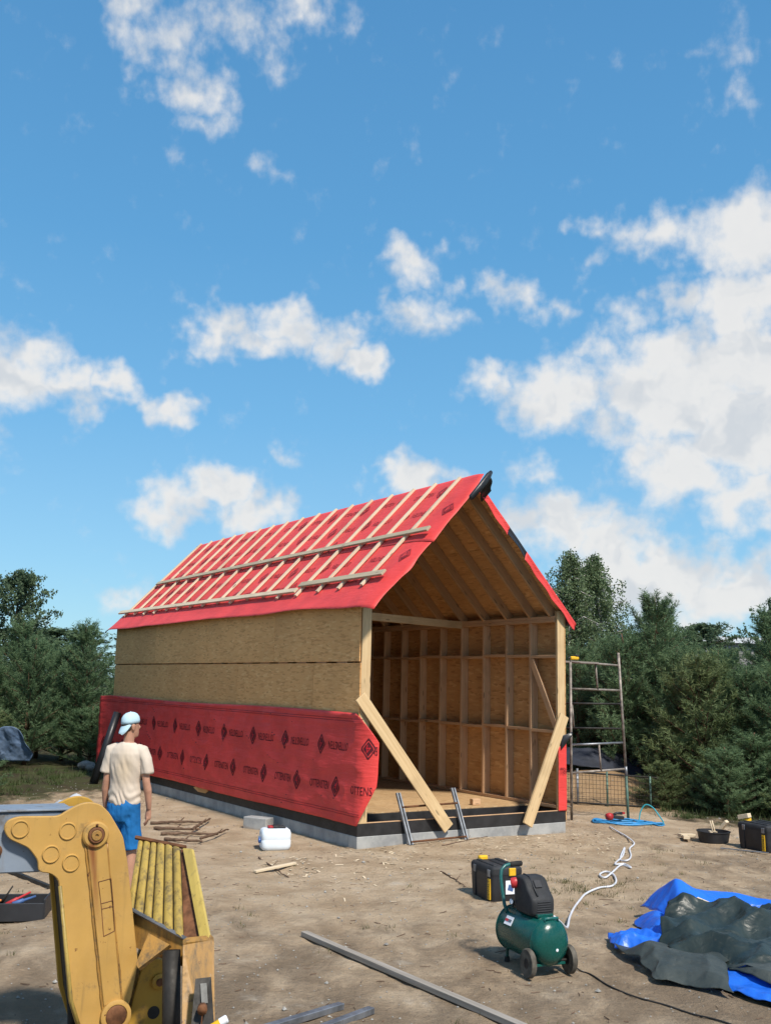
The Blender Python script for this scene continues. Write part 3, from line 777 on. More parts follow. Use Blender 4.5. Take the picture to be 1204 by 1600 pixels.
# red membrane on the roof: strips laid from the eaves up, loose front and back edges
def roof_sheet(side, d0, d1, v0f, v1, lift, name='roof_membrane'):
    s = -1 if side == 'l' else 1
    nd_, nv = 26, 110
    dd = np.linspace(d0, d1, nd_)[:, None]*np.ones((1, nv))
    t = np.linspace(0, 1, nv)[None, :]
    front = np.array([v0f(d) for d in np.linspace(d0, d1, nd_)])[:, None]
    vv = front + (v1-front)*(1-(1-t)**1.0)
    lf = lift + (fbm(vv*1.6, dd*2.2, 5, 3)-0.5)*0.012
    ov = np.clip(-0.03-vv, 0, 1)
    lf = lf - 0.30*ov*ov*1.2 + ov*(fbm(vv*4+3, dd*3.0, 14, 2)-0.5)*0.10          # loose front edge
    ob = np.clip(vv-(L+0.02), 0, 1); lf = lf - 0.25*ob*ob
    oe = np.clip(dd-(DE-0.10), 0, 1)
    lf = lf + oe*(fbm(vv*0.7, dd*0+2, 31, 2)-0.42)*0.32                          # wavy eaves
    sg = (fbm(vv*0.45, dd*0+7, 77, 2)-0.5)*0.05*np.clip((dd-d0)/(d1-d0)*3-2, 0, 1)
    d2 = dd + sg
    x = W/2 + s*(d2*cs + lf*sn); z = ZR - d2*sn + lf*cs
    Pm = np.stack([x, vv, z], -1)
    return sheet(name, Pm, M['red'], M['black_back'], house, thick=0.0025, flip=(side == 'r'))
fl = lambda d: -0.27-0.17*min(1, d/0.9) - 0.03*math.sin(d*5)
lap = roof_sheet('l', 1.33, DE+0.09, lambda d: -0.44-0.02*math.sin(d*7), L+0.62, 0.004)
top = roof_sheet('l', 0.0, 1.47, fl, L+0.30, 0.010)
roof_sheet('r', 1.35, DE+0.14, lambda d: -0.035, L+0.4, 0.004)
roof_sheet('r', 0.0, 1.5, lambda d: -0.04, L+0.3, 0.010)
def verge(d0, d1, drop0, drop1, matf, name, seed):
    """membrane edge turned down over the right-hand verge"""
    D_, T_ = np.meshgrid(np.linspace(d0, d1, 40), np.linspace(0, 1, 10))
    dr = drop0+(drop1-drop0)*(D_-d0)/(d1-d0) + 0.03*(fbm(D_*6, T_*0, seed, 2)-0.5)
    ang = np.clip(T_*2.5, 0, 1)*1.25
    off = -dr*T_*np.sin(ang); out_ = 0.04+dr*T_*np.cos(ang)*0.8+0.015*np.sin(D_*13+seed)*T_
    x = W/2+(D_*cs+off*sn*0.55+0.012*sn); z = ZR-D_*sn+off*1.0*cs+0.012*cs
    return sheet(name, np.stack([x, -out_, z], -1), matf, M['black_back'], house, thick=0.0025, flip=True)
verge(0.02, 0.95, 0.16, 0.22, M['red'], 'verge_membrane', 3)
verge(0.85, 1.50, 0.16, 0.14, M['black_film'], 'verge_film', 5)
verge(1.42, DE+0.13, 0.20, 0.17, M['red'], 'verge_membrane', 7)
# black ridge film rolled over the front end of the ridge
mb = MB()
mb.tube([(W/2+0.035, -0.40, ZR+0.0), (W/2-0.04, -0.43, ZR-0.07), (W/2-0.20, -0.45, ZR-0.25), (W/2-0.36, -0.45, ZR-0.42), (W/2-0.38, -0.45, ZR-0.44)], [0.03, 0.05, 0.052, 0.045, 0.02], 10, squash=0.7)
part('ridge_film_roll', mb, M['black_film'], house, smoothf=True)
t_, s_ = np.meshgrid(np.linspace(0, 1, 14), np.linspace(0, 1, 10))
px_ = W/2+0.03+t_*0.30*cs-s_*0.16*(1-t_*0.5); pz_ = ZR+0.01-t_*0.30*sn-s_*(0.20-0.04*t_); py_ = -0.40+0.24*t_+0.12*s_+0.02*np.sin(t_*9)
sheet('ridge_film_flap', np.stack([px_, py_, pz_], -1), M['black_film'], M['black_film'], house, thick=0.004)

# counter-battens down the slope and battens along it
nl = Vector((-sn, 0, cs))
for k in range(17):
    v = 0.25 + k*0.595
    j = (random.random()-0.5)*0.05
    d_end = (W/2-0.115)/cs + random.uniform(-0.04, 0.05)
    d_mid = 1.30 + random.uniform(-0.08, 0.08)
    sk = (random.random()-0.5)*0.03
    mm = M['batten']
    board('counter_batten', roofpt('l', 0.01, v+j, 0.030), roofpt('l', d_mid-0.002, v+j+sk, 0.030), 0.060, 0.034, mm, house, up=nl)
    board('counter_batten', roofpt('l', d_mid+0.002, v+j+sk+0.012, 0.030), roofpt('l', d_end, v+j*0.4, 0.030), 0.060, 0.034, mm, house, up=nl)
def dz(u): return (W/2-u)/cs
board('batten', roofpt('l', dz(0.873), -0.30, 0.066), roofpt('l', dz(0.845), 4.7, 0.066), 0.09, 0.032, M['batten2'], house, up=nl)
board('batten', roofpt('l', dz(0.845), 4.705, 0.066), roofpt('l', dz(0.815), 9.72, 0.066), 0.09, 0.032, M['batten2'], house, up=nl)
board('batten', roofpt('l', dz(0.255), -0.16, 0.066), roofpt('l', dz(0.243), 2.13, 0.066), 0.10, 0.032, M['batten2'], house, up=nl)
board('batten', roofpt('l', dz(0.155), 2.09, 0.066), roofpt('l', dz(0.17), 6.2, 0.066), 0.09, 0.032, M['batten'], house, up=nl)
board('batten', roofpt('l', dz(0.17), 6.205, 0.066), roofpt('l', dz(0.19), 10.2, 0.066), 0.09, 0.032, M['batten'], house, up=nl)

# ---- printed marks: word and emblem
DIA = [(0, 0.5), (0.07, 0.46), (0.46, 0.08), (0.5, 0.0), (0.46, -0.08), (0.07, -0.46), (0, -0.5), (-0.07, -0.46), (-0.46, -0.08), (-0.5, 0), (-0.46, 0.08), (-0.07, 0.46)]
def emblem_mb(f, w_, h_, up=1, mirror=1):
    """f maps flat (x, y, lift) to a point of the membrane"""
    mb = MB(); n = len(DIA)
    for k0, k1, lift, mi in ((1.0, 0.80, 0.0, 0), (0.66, 0.0, 0.0, 0)):
        if k1 > 0:
            vs = [f(x*w_*k0, y*h_*k0*up, lift) for x, y in DIA] + [f(x*w_*k1, y*h_*k1*up, lift) for x, y in DIA]
            mb.add(vs, [(i, (i+1) % n, n+(i+1) % n, n+i) for i in range(n)], 0)
        else:
            vs = [f(x*w_*k0, y*h_*k0*up, lift) for x, y in DIA] + [f(0, 0, lift)]
            mb.add(vs, [(i, (i+1) % n, n) for i in range(n)], 0)
    V, F_ = text_verts('4')
    mb.add([f((x-0.5)*w_*0.34*up*mirror, (y-0.5)*h_*0.40*up, 0.0022) for x, y in V], F_, 1)
    return mb
def word_mb(f, w_, h_, up=1, word='OTTENSTEN'):
    V, F_ = text_verts(word)
    return MB().add([f((x-0.5)*w_*up, (y-0.5)*h_*up, 0.0) for x, y in V], F_)

# ---- red membrane hung along the left wall, loose at both ends
SFLAP = 0.34
def mem_pos(s, z, lift=0.0):
    """s: run along the sheet, positive along the wall, negative round the front corner"""
    s = np.asarray(s, float); z = np.asarray(z, float)
    bul = 0.035 + 0.025*fbm(s*0.9, z*1.3, 41, 3) + 0.03*np.exp(-((z-0.45)/0.35)**2)*fbm(s*0.5, z*0, 43, 2)
    bul = bul + 0.006*np.sin(z*60 + 2*np.sin(s*1.7))*np.exp(-((z-1.66)/0.10)**2)
    bul = bul + 0.016*(1-np.abs(2*fbm(s*2.2+z*1.6, z*3.4-s*0.8, 47, 2)-1))**3 + 0.006*(fbm(s*7, z*4, 49, 2)-0.5)
    endk = np.clip((s-L+0.1)/0.6, 0, 1); bul = bul + endk*endk*0.10
    t = np.clip(-s/0.30, 0, 1.3)
    ang = 1.05*t                                           # turns towards the front
    # integrate the bend
    u = -bul + np.where(s < 0, 0.30*(1-np.cos(ang))/1.05, 0.0)
    v = np.where(s < 0, -0.30*np.sin(ang)/1.05, s)
    nu = -np.cos(ang); nv = -np.sin(ang)
    return np.stack([u+nu*lift, v+nv*lift, z], -1)
ss = np.concatenate([np.linspace(-SFLAP, 0.4, 30), np.linspace(0.4, L+0.45, 150)[1:]])
tt = np.linspace(0, 1, 48)
S_, T_ = np.meshgrid(ss, tt)
ft = np.clip(-(S_-0.06)/(SFLAP+0.06), 0, 1)
ztop = 1.715 + 0.015*np.sin(S_*0.8) - 0.36*ft**1.6 - 0.02*np.clip((S_-L)/0.4, 0, 1)
zbot = 0.315 + 0.008*np.sin(S_*1.3) + 0.50*np.clip((ft-0.35)/0.65, 0, 1)
Pm = mem_pos(S_, zbot+(ztop-zbot)*T_)
wm = sheet('wall_membrane', Pm, M['red'], M['black_back'], house, thick=0.0025, flip=True)
def onwall(s0, z0):
    return lambda x, y, lift: tuple(mem_pos(np.array(s0 - x), np.array(z0 + y), 0.004+lift))
k = 0
for k in range(11):
    s1 = -0.16 + 1.055*k if k else -0.20
    if s1 < L+0.3:
        part('printed_emblem', emblem_mb(onwall(s1, 1.275), 0.21, 0.27, -1), [M['print'], M['print_red']], wm)
    sw = s1 - 0.45
    if -0.2 < sw < L: part('printed_word', word_mb(onwall(sw, 1.275), 0.50, 0.105, -1), M['print'], wm)
    s2 = 0.47 + 1.057*k
    if s2 < L+0.3:
        part('printed_emblem', emblem_mb(onwall(s2, 0.75), 0.21, 0.27, 1), [M['print'], M['print_red']], wm)
        if s2+0.45 < L+0.2: part('printed_word', word_mb(onwall(s2+0.44, 0.75), 0.50, 0.105, 1), M['print'], wm)
part('printed_word', word_mb(onwall(-0.10, 0.75), 0.36, 0.105, 1, 'OTTENS'), M['print'], wm)
part('printed_word', word_mb(onwall(-0.335+0.05, 1.25), 0.07, 0.105, -1, 'EN'), M['print'], wm)

for zl in (1.635, 1.605, 0.455, 0.425):
    sl = np.concatenate([np.linspace(-0.12, 0.4, 14), np.linspace(0.4, L+0.40, 120)[1:]])
    lo = mem_pos(sl, np.full_like(sl, zl), 0.0045); hi = mem_pos(sl, np.full_like(sl, zl+0.007), 0.0045); n_ = len(sl)
    part('printed_line', MB().add(list(lo)+list(hi), [(i, i+1, n_+i+1, n_+i) for i in range(n_-1)]), M['print_faint'], wm)
# prints on the roof strips
def onroof(d0, v0, lift0):
    def f(x, y, lift):
        d = d0 - y; v = v0 - x
        lf = lift0 + float((fbm(np.array(v*1.6), np.array(d*2.2), 5, 3)-0.5)*0.012) + 0.005 + lift
        if v < -0.03:
            ov = -0.03-v; lf += -0.36*ov*ov + ov*float(fbm(np.array(v*4+3), np.array(d*3.0), 14, 2)-0.5)*0.10 + 0.004
        p = roofpt('l', d, v, lf); return tuple(p)
    return f
for row, (d0, ph, upd, sh) in enumerate(((0.30, 0.42, 1, top), (0.80, -0.19, -1, top), (1.23, 0.33, 1, top), (1.78, -0.15, -1, lap), (2.2, 0.37, 1, lap))):
    for k in range(10):
        v = ph + 1.06*k
        if v > L: continue
        l0 = 0.010 if sh is top else 0.004
        part('printed_emblem', emblem_mb(onroof(d0, v, l0), 0.21, 0.27, upd), [M['print_faint'], M['red']], sh)
        vw = v + (0.45 if upd > 0 else -0.45)
        if vw > -0.1: part('printed_word', word_mb(onroof(d0, vw, l0), 0.50, 0.10, upd), M['print_faint'], sh)

# red membrane wrapped round the foot of the right corner post, black film above it
t_, z_ = np.meshgrid(np.linspace(0, 1, 30), np.linspace(0.33, 1.40, 40))
s = t_*0.42                                     # from inside of post face out round the corner
u_ = np.where(s < 0.165, W-0.148+s, W+0.021); v_ = np.where(s < 0.165, -0.012, -0.012+(s-0.165))
top_cut = 1.22 + 0.16*np.clip(t_*2.4, 0, 1)
z2 = 0.33 + (z_-0.33)/(1.40-0.33)*(top_cut-0.33)
rm = sheet('post_membrane', np.stack([u_, v_+(fbm(z2*3, t_*3, 5, 2)-0.5)*0.012, z2], -1), M['red'], M['black_back'], house)
part('printed_word', word_mb(lambda x, y, l: (W-0.068+x, -0.030-l, 0.90+y), 0.12, 0.09, 1, 'TTEN'), M['print'], rm)
t_, s_ = np.meshgrid(np.linspace(0, 1, 12), np.linspace(0, 1, 14))
sheet('post_film', np.stack([W-0.11+t_*0.15+0.05*s_*t_, -0.03-0.03*np.sin(s_*3)*t_-0.02*t_, 1.20+0.16*t_+s_*(0.20-0.10*t_)], -1), M['black_film'], M['black_film'], house)
# right wall outside membrane (seen edge on)
S_, T_ = np.meshgrid(np.linspace(0.02, L, 60), np.linspace(0.33, 3.2, 14))
sheet('side_membrane', np.stack([W+0.022+0.012*fbm(S_, T_*2, 8, 2), S_, T_], -1), M['red'], M['black_back'], house)

# ================================================================== boards leaning on the front
def house_thing(o): return o
b1 = board('brace_board', H2W(-0.03, -0.035, 1.93), H2W(1.37, -0.10, 0.215), 0.028, 0.17, M['timber'], None, up=(UX*0.78, UY*0.78, 0.63))
tag(b1, 'long pale board slanting from the left corner post down to the sill', 'board')
b2 = board('brace_board', H2W(3.50, -0.065, 1.70), H2W(2.72, -0.14, 0.19), 0.035, 0.17, M['timber'], None, up=(-UX*0.87, -UY*0.87, 0.45))
tag(b2, 'pale board slanting from the right corner post across the dark sill', 'board')
o = part('wood_offcut', MB().box((0, 0, 0.045), (0.13, 0.1, 0.09), ch=0.006), M['timber_in'], None, Matrix.Translation(H2W(2.57, 0.85, 0.364)) @ Matrix.Rotation(0.4, 4, 'Z'))
tag(o, 'small brown wood offcut lying on the building floor', 'offcut')
# ladder section leaning on the sill
lad = empty('ladder_section', H2W(1.22, -0.19, 0.05), YAW, 'short aluminium ladder section leaning on the dark sill', 'ladder')
lean = lambda h: 0.085 + 0.22*h
shf = lambda h: -0.20*h
for uu, zt in ((-0.455, 0.64), (0.455, 0.67)):
    for k in (-0.022, 0.022):
        board('rail', (uu+k, lean(-0.03), -0.03), (uu+k+shf(zt), lean(zt), zt), 0.036, 0.022, M['alu'], lad, up=(1, 0, 0))
    board('rail_web', (uu, lean(0.0)+0.004, 0.0), (uu+shf(zt-0.2), lean(zt-0.2)+0.004, zt-0.2), 0.016, 0.03, M['dark_steel'], lad, up=(1, 0, 0))
    part('rubber_foot', MB().box((uu, lean(0)-0.005, -0.03), (0.085, 0.05, 0.06), ch=0.01), M['rubber'], lad)
for zz in (0.03, 0.46):
    part('rung', MB().tube([(-0.45+shf(zz), lean(zz)-0.01, zz), (0.45+shf(zz), lean(zz)-0.01, zz+0.015)], 0.014, 8), M['rust'], lad, smoothf=True)

# ================================================================== scaffold
sc = empty('scaffold_tower', (3.55, 17.0, 0.0), 0, 'rusty tubular scaffold frame standing by the right wall', 'scaffold')
def tube(name, a, b, r, mat, par, n=8): return part(name, MB().tube([a, b], r, n), mat, par, smoothf=True)
def scframe(y0, dx, zs, mats):
    # zs: list of rung heights (left, right)
    pass
XL, XR = -0.45, 0.45
tube('upright', (XR+0.07, 0.0, -0.05), (XR+0.045, 0, 0.75), 0.023, M['scaf_green'], sc)
tube('upright', (XR+0.045, 0.0, 0.75), (XR-0.05, 0, 2.70), 0.022, M['scaf'], sc)
tube('coupling_sleeve', (XR+0.046, 0.0, 0.70), (XR+0.043, 0, 0.85), 0.027, M['galv'], sc)
tube('upright', (XL+0.0, -0.25, -0.06), (XL+0.0, -0.25, 2.52), 0.022, M['scaf'], sc)
for zl, zr, c in ((0.745, 0.81, 'scaf'), (1.19, 1.23, 'galv'), (2.09, 2.08, 'scaf'), (2.53, 2.49, 'scaf')):
    tube('rung', (XL+0.0, -0.25, zl), (XR+0.06-0.05*zr, 0, zr), 0.018, M[c], sc)
    pass
for (x0, z0, z1) in ((0.04, 0.78, 1.19), (0.0, 2.09, 2.50)):
    tube('spacer', (x0+0.02, -0.12, z0), (x0-0.01, -0.12, z1+0.01), 0.016, M['scaf'], sc)
# far frame of the tower
YB = 1.25
tube('upright', (XL+0.08, YB, 0.0), (XL+0.08, YB, 2.3), 0.021, M['scaf'], sc)
for z in (1.40, 1.83):
    tube('rung', (XL+0.08, YB, z), (XR+0.27, YB, z+0.01), 0.017, M['dark_steel'], sc)
tube('spacer', (-0.12, YB, 1.42), (-0.15, YB, 1.81), 0.016, M['scaf'], sc)
tube('base_rail', (XL-0.25, -0.24, 0.24), (XL, -0.25, 0.22), 0.018, M['scaf'], sc)
board('platform_plank', (XL-0.5, -0.02, 2.54), (0.03, -0.1, 2.515), 0.28, 0.03, M['grey_wood'], sc)
# power tool on the platform
dr = empty('power_tool', (3.20, 16.94, 2.548), 0.3, 'small yellow cordless tool lying on the scaffold plank', 'tool')
part('body', MB().box((0, 0, 0.045), (0.16, 0.06, 0.06), ch=0.018), M['tool_yellow'], dr)
part('handle', MB().tube([(0.04, 0, 0.04), (0.10, 0.09, 0.035)], [0.026, 0.024], 8), M['black_plastic'], dr, smoothf=True)
part('battery', MB().box((0.05, 0.0, 0.085), (0.07, 0.055, 0.035), ch=0.01), M['black_plastic'], dr)
part('chuck', MB().tube([(-0.075, 0, 0.05), (-0.11, 0, 0.045)], [0.024, 0.012], 8), M['black_plastic'], dr)

# ================================================================== the yellow machine in the foreground
LP0 = Vector((-1.75, 6.0, 0)); LRZ = 0.4735
ld = empty('digger_arm', LP0, LRZ, 'yellow digger arm with worn ribbed bucket standing in the left foreground', 'digger')
LINV = (Matrix.Translation(LP0) @ Matrix.Rotation(LRZ, 4, 'Z')).inverted()
def LL(p): return LINV @ Vector(p)
def rounded(poly, r=0.02, n=3):
    out = []; m = len(poly)
    for i in range(m):
        p0, p1, p2 = Vector(poly[i-1]), Vector(poly[i]), Vector(poly[(i+1) % m])
        a = (p0-p1); b = (p2-p1); ra = min(r, a.length*0.45); rb = min(r, b.length*0.45)
        A = p1+a.normalized()*ra; B = p1+b.normalized()*rb
        for k in range(n+1):
            t = k/n; out.append(tuple(A*(1-t)**2 + p1*2*t*(1-t) + B*t*t))
    return out
ARM = rounded([(-0.375, 1.255), (-0.357, 1.30), (-0.297, 1.318), (-0.081, 1.312), (-0.037, 1.340), (0.03, 1.375), (0.085, 1.385), (0.152, 1.370), (0.205, 1.32),
       (0.294, 1.183), (0.331, 1.027), (0.427, 0.471), (0.398, 0.283), (0.352, 0.12), (0.20, -0.05), (0.112, 0.14), (0.049, 0.305), (-0.055, 0.962),
       (-0.10, 1.0), (-0.17, 1.012), (-0.175, 1.073), (-0.232, 1.145), (-0.345, 1.20)], 0.025)
part('arm_plate', MB().prism(ARM, 0.0, 0.03, ch=0.005), M['yellow'], ld)
part('arm_plate', MB().prism(ARM, 0.33, 0.36, ch=0.005), M['yellow_link'], ld)
WEB = [(-0.02, 1.25), (0.10, 1.33), (0.20, 1.28), (0.27, 1.15), (0.40, 0.47), (0.37, 0.28), (0.32, 0.05), (0.15, 0.05), (0.075, 0.31), (-0.03, 0.94)]
part('arm_box', MB().prism(WEB, 0.031, 0.329), M['dark_steel'], ld)
# raised cover strip with weld beads along it
STR = [(0.085, 1.16), (0.195, 1.16), (0.36, 0.15), (0.262, 0.15)]
part('cover_strip', MB().prism(rounded(STR, 0.03), -0.014, -0.0005, ch=0.004), M['yellow'], ld)
part('edge_strip', MB().tube([(-0.045, -0.002, 0.93), (0.06, -0.004, 0.31), (0.12, -0.004, 0.15)], 0.012, 6), M['yellow_worn'], ld, smoothf=True)
MY = Matrix.Rotation(math.pi/2, 4, 'X')                    # local Z -> -Y (towards the viewer)
def disc(prof, x, z, name, mat, y=0.0, n=28, par=None):
    return part(name, MB().lathe(prof, Matrix.Translation((x, y, z)) @ MY, n), mat, par or ld, angle=40)
hub = disc([(0.001, -0.02), (0.075, -0.02), (0.075, 0.022), (0.066, 0.032), (0.05, 0.034), (0.048, 0.026), (0.001, 0.026)], 0.131, 1.202, 'pin_boss', M['yellow'])
disc([(0.001, 0.0), (0.046, 0.0), (0.046, 0.040), (0.040, 0.046), (0.032, 0.046), (0.030, 0.036), (0.001, 0.036)], 0.131, 1.202, 'pin', M['rust'])
disc([(0.001, 0.0), (0.030, 0.0), (0.030, 0.048), (0.026, 0.052), (0.010, 0.052), (0.008, 0.044), (0.001, 0.044)], 0.131, 1.202, 'pin_cap', M['yellow_rust'])
for x, z in ((-0.285, 1.250), (-0.025, 1.228), (-0.108, 1.106), (0.006, 1.052)):
    disc([(0.001, -0.004), (0.050, -0.004), (0.050, 0.004), (0.046, 0.009), (0.042, 0.009), (0.040, 0.0035), (0.001, 0.0035)], x, z, 'blind_boss', M['yellow'])
disc([(0.001, -0.02), (0.085, -0.02), (0.085, 0.03), (0.07, 0.036), (0.062, 0.036), (0.060, 0.028), (0.001, 0.028)], 0.312, 0.207, 'lower_boss', M['yellow'])
disc([(0.001, 0.0), (0.058, 0.0), (0.058, 0.034), (0.05, 0.04), (0.001, 0.04)], 0.312, 0.207, 'lower_pin', M['rust'])
for a, b in (((0.078, 1.15), (0.255, 0.15)), ((0.200, 1.15), (0.368, 0.15))):
    pts_ = [(a[0]+(b[0]-a[0])*k/24+random.uniform(-1, 1)*0.002, -0.002, a[1]+(b[1]-a[1])*k/24) for k in range(25)]
    part('weld_bead', MB().tube(pts_, [0.006+random.uniform(0, 0.003) for _ in pts_], 6), M['yellow_rust'], ld, smoothf=True)
part('grease_nipple', MB().tube([(0.131, -0.05, 1.262), (0.131, -0.02, 1.255)], [0.006, 0.009], 8), M['rust'], ld, smoothf=True)
# weld outline of a small repair plate
for a, b in (((0.165, 0.94), (0.235, 0.955)), ((0.235, 0.955), (0.275, 0.665)), ((0.275, 0.665), (0.215, 0.640)), ((0.215, 0.640), (0.165, 0.94)), ((0.195, 0.79), (0.255, 0.80)), ((0.19, 0.82), (0.25, 0.832))):
    part('weld_bead', MB().tube([(a[0], -0.0145, a[1]), ((a[0]+b[0])/2+0.003, -0.0145, (a[1]+b[1])/2), (b[0], -0.0145, b[1])], 0.0025, 5), M['rust'], ld)
# grey-blue boom running off to the left
BM = [(-4.2, 1.36), (-0.30, 1.333), (0.069, 1.330), (0.05, 1.25), (-0.10, 1.02), (-0.16, 1.0), (-0.9, 1.015), (-4.2, 1.0)]
part('boom', MB().prism(BM, 0.06, 0.30, ch=0.008), M['greyblue'], ld)
part('boom_top_plate', MB().prism([(-4.2, 1.362), (0.0, 1.335), (0.0, 1.347), (-4.2, 1.376)], 0.045, 0.315, ch=0.003), M['greyblue'], ld)
for x, z in ((-0.40, 1.13), (-0.62, 1.2)):
    disc([(0.001, -0.01), (0.035, -0.01), (0.035, 0.02), (0.02, 0.024), (0.001, 0.024)], x, z, 'bolt', M['rust'], 0.06)
part('hydraulic_hose', MB().tube([(-0.02, 0.18, 0.98), (0.03, 0.10, 0.8), (0.05, 0.12, 0.5), (0.10, 0.16, 0.2), (0.12, 0.2, 0.0)], 0.022, 8), M['rubber'], ld, smoothf=True)
# bucket link
LK = rounded([(0.40, -0.03), (0.414, 0.115), (0.435, 0.252), (0.477, 0.424), (0.543, 0.465), (0.613, 0.450), (0.658, 0.385), (0.674, 0.083), (0.68, -0.03)], 0.05, 4)
part('bucket_link', MB().prism(LK, 0.10, 0.135, ch=0.005), M['yellow_link'], ld)
part('bucket_link', MB().prism([(x+0.05, z+0.06) for x, z in LK], 0.34, 0.375, ch=0.005), M['yellow_rust'], ld)
disc([(0.001, -0.01), (0.044, -0.01), (0.044, 0.02), (0.036, 0.026), (0.001, 0.026)], 0.582, 0.332, 'link_pin_boss', M['yellow_link'], 0.10)
disc([(0.001, 0.0), (0.022, 0.0), (0.022, 0.034), (0.001, 0.036)], 0.582, 0.332, 'link_pin', M['rust'], 0.10)
disc([(0.001, -0.02), (0.036, -0.02), (0.036, 0.0015), (0.001, 0.0015)], 0.562, 0.16, 'link_hole', M['dark_steel'], 0.10)
# bucket: ribbed plate, side flange, carriage plate
TLc, TRc, BRc, BLc = [LL(p) for p in ((-1.537, 6.75, 1.085), (-1.235, 6.60, 1.050), (-1.075, 6.02, 0.648), (-1.476, 6.3, 0.765))]
nribs = 6
ptop = lambda a: TLc.lerp(TRc, a); pbot = lambda a: BLc.lerp(BRc, a)
nb = ((TRc-TLc).cross(BLc-TLc)).normalized()
if nb.y > 0: nb = -nb
wid = [0.13, 0.17, 0.15, 0.19, 0.18, 0.18]; acc = 0
for k in range(nribs):
    a0 = acc; acc += wid[k]; a1 = acc - 0.03
    rings = []
    for j in range(9):
        t = j/8; p = ptop(a0).lerp(pbot(a0), t); q = ptop(a1).lerp(pbot(a1), t); wv_ = (q-p).length
        ring = []
        for i in range(7):
            f_ = i/6; ring.append(p.lerp(q, f_) + nb*(math.sin(math.pi*f_)**0.5*0.17*wv_ + random.uniform(-1, 1)*0.0015))
        for i in range(6, -1, -1):
            f_ = i/6; ring.append(p.lerp(q, f_) - nb*0.012)
        rings.append(ring)
    part('rib', MB().rings(rings), M['yellow_worn'], ld, angle=35)
def slab(name, pts, thick, mat, dirv=None, ch=0.0):
    pts = [LL(p) for p in pts]
    n = (pts[1]-pts[0]).cross(pts[2]-pts[0]).normalized() if dirv is None else dirv
    if dirv is None and n.y < 0: n = -n
    mb = MB(); k = len(pts)
    mb.rings([[p for p in pts], [p + n*thick for p in pts]])
    return part(name, mb, mat, ld)
part('back_plate', MB().rings([[p + nb*-0.014 for p in (TLc, TRc, BRc, BLc)], [p + nb*-0.026 for p in (TLc, TRc, BRc, BLc)]]), M['dark_steel'], ld)
part('top_edge', MB().tube([TLc+Vector((-0.02, 0, 0.004)), TRc+Vector((0.03, 0, 0.004))], 0.014, 6), M['rust'], ld)
part('bottom_edge', MB().tube([BLc+Vector((-0.02, 0, 0.0)), BRc+Vector((0.01, 0, 0.0))], 0.012, 6), M['galv'], ld)
slab('side_flange', [(-1.216, 6.56, 1.058), (-1.150, 6.50, 1.066), (-0.930, 5.95, 0.679), (-0.972, 5.945, 0.64)], 0.02, M['yellow_pale'])
slab('side_sheet', [(-1.236, 6.61, 1.045), (-1.20, 6.585, 1.04), (-0.965, 5.985, 0.635), (-1.085, 6.04, 0.645)], 0.012, M['rust'])
slab('lower_plate', [(-1.476, 6.31, 0.755), (-1.032, 6.01, 0.620), (-1.02, 5.97, 0.50), (-1.50, 6.30, 0.56)], 0.02, M['yellow_rust'])
slab('gusset', [(-1.30, 6.10, 0.66), (-1.16, 6.02, 0.62), (-1.32, 5.98, 0.50), (-1.34, 6.0, 0.52)], 0.03, M['yellow_rust'])
cy_ = [(-1.063, 5.90, 0.648), (-1.045, 5.90, 0.662), (-0.91, 5.93, 0.672), (-0.897, 5.93, 0.66), (-0.80, 5.60, -0.03), (-0.97, 5.56, -0.03)]
slab('carriage_plate', cy_, 0.05, M['yellow_rust'])
slab('slotted_bracket', [(-0.955, 5.72, 0.525), (-0.875, 5.74, 0.53), (-0.822, 5.60, 0.30), (-0.945, 5.585, 0.27)], 0.02, M['dark_steel'])
slab('slot', [(-0.925, 5.705, 0.505), (-0.893, 5.71, 0.508), (-0.872, 5.655, 0.425), (-0.905, 5.65, 0.42)], 0.006, M['stone'])
mb = MB().tube([LL((-0.895, 5.63, 0.41)), LL((-0.89, 5.59, 0.405))], 0.026, 10)
part('pin_bolt', mb, M['rust'], ld, smoothf=True)
part('wire', MB().tube([LL((-0.89, 5.60, 0.40)), LL((-0.893, 5.59, 0.25)), LL((-0.90, 5.58, 0.10))], 0.004, 5), M['rust'], ld)
part('dark_cylinder', MB().tube([LL((-1.14, 5.98, 0.60)), LL((-1.09, 5.90, -0.02))], 0.05, 10), M['dark_steel'], ld, smoothf=True)
part('floor_plate', MB().box((0.72, -0.02, 0.015), (0.50, 0.5, 0.03), ch=0.004), M['dark_steel'], ld)
mk = empty('marker_pen', (-0.83, 5.62, 0.32), 0, 'small yellow and white capped tube stuck beside the rusty carriage plate', 'tube')
mk.rotation_euler = (0, R(62), 0.25)
part('body', MB().lathe([(0.001, -0.10), (0.020, -0.10), (0.020, 0.035), (0.001, 0.035)], Matrix.Identity(4), 14), M['tool_yellow'], mk, angle=40)
part('lid', MB().lathe([(0.001, 0.0355), (0.0215, 0.0355), (0.0215, 0.072), (0.016, 0.078), (0.001, 0.078)], Matrix.Identity(4), 14), M['paper'], mk, angle=40)

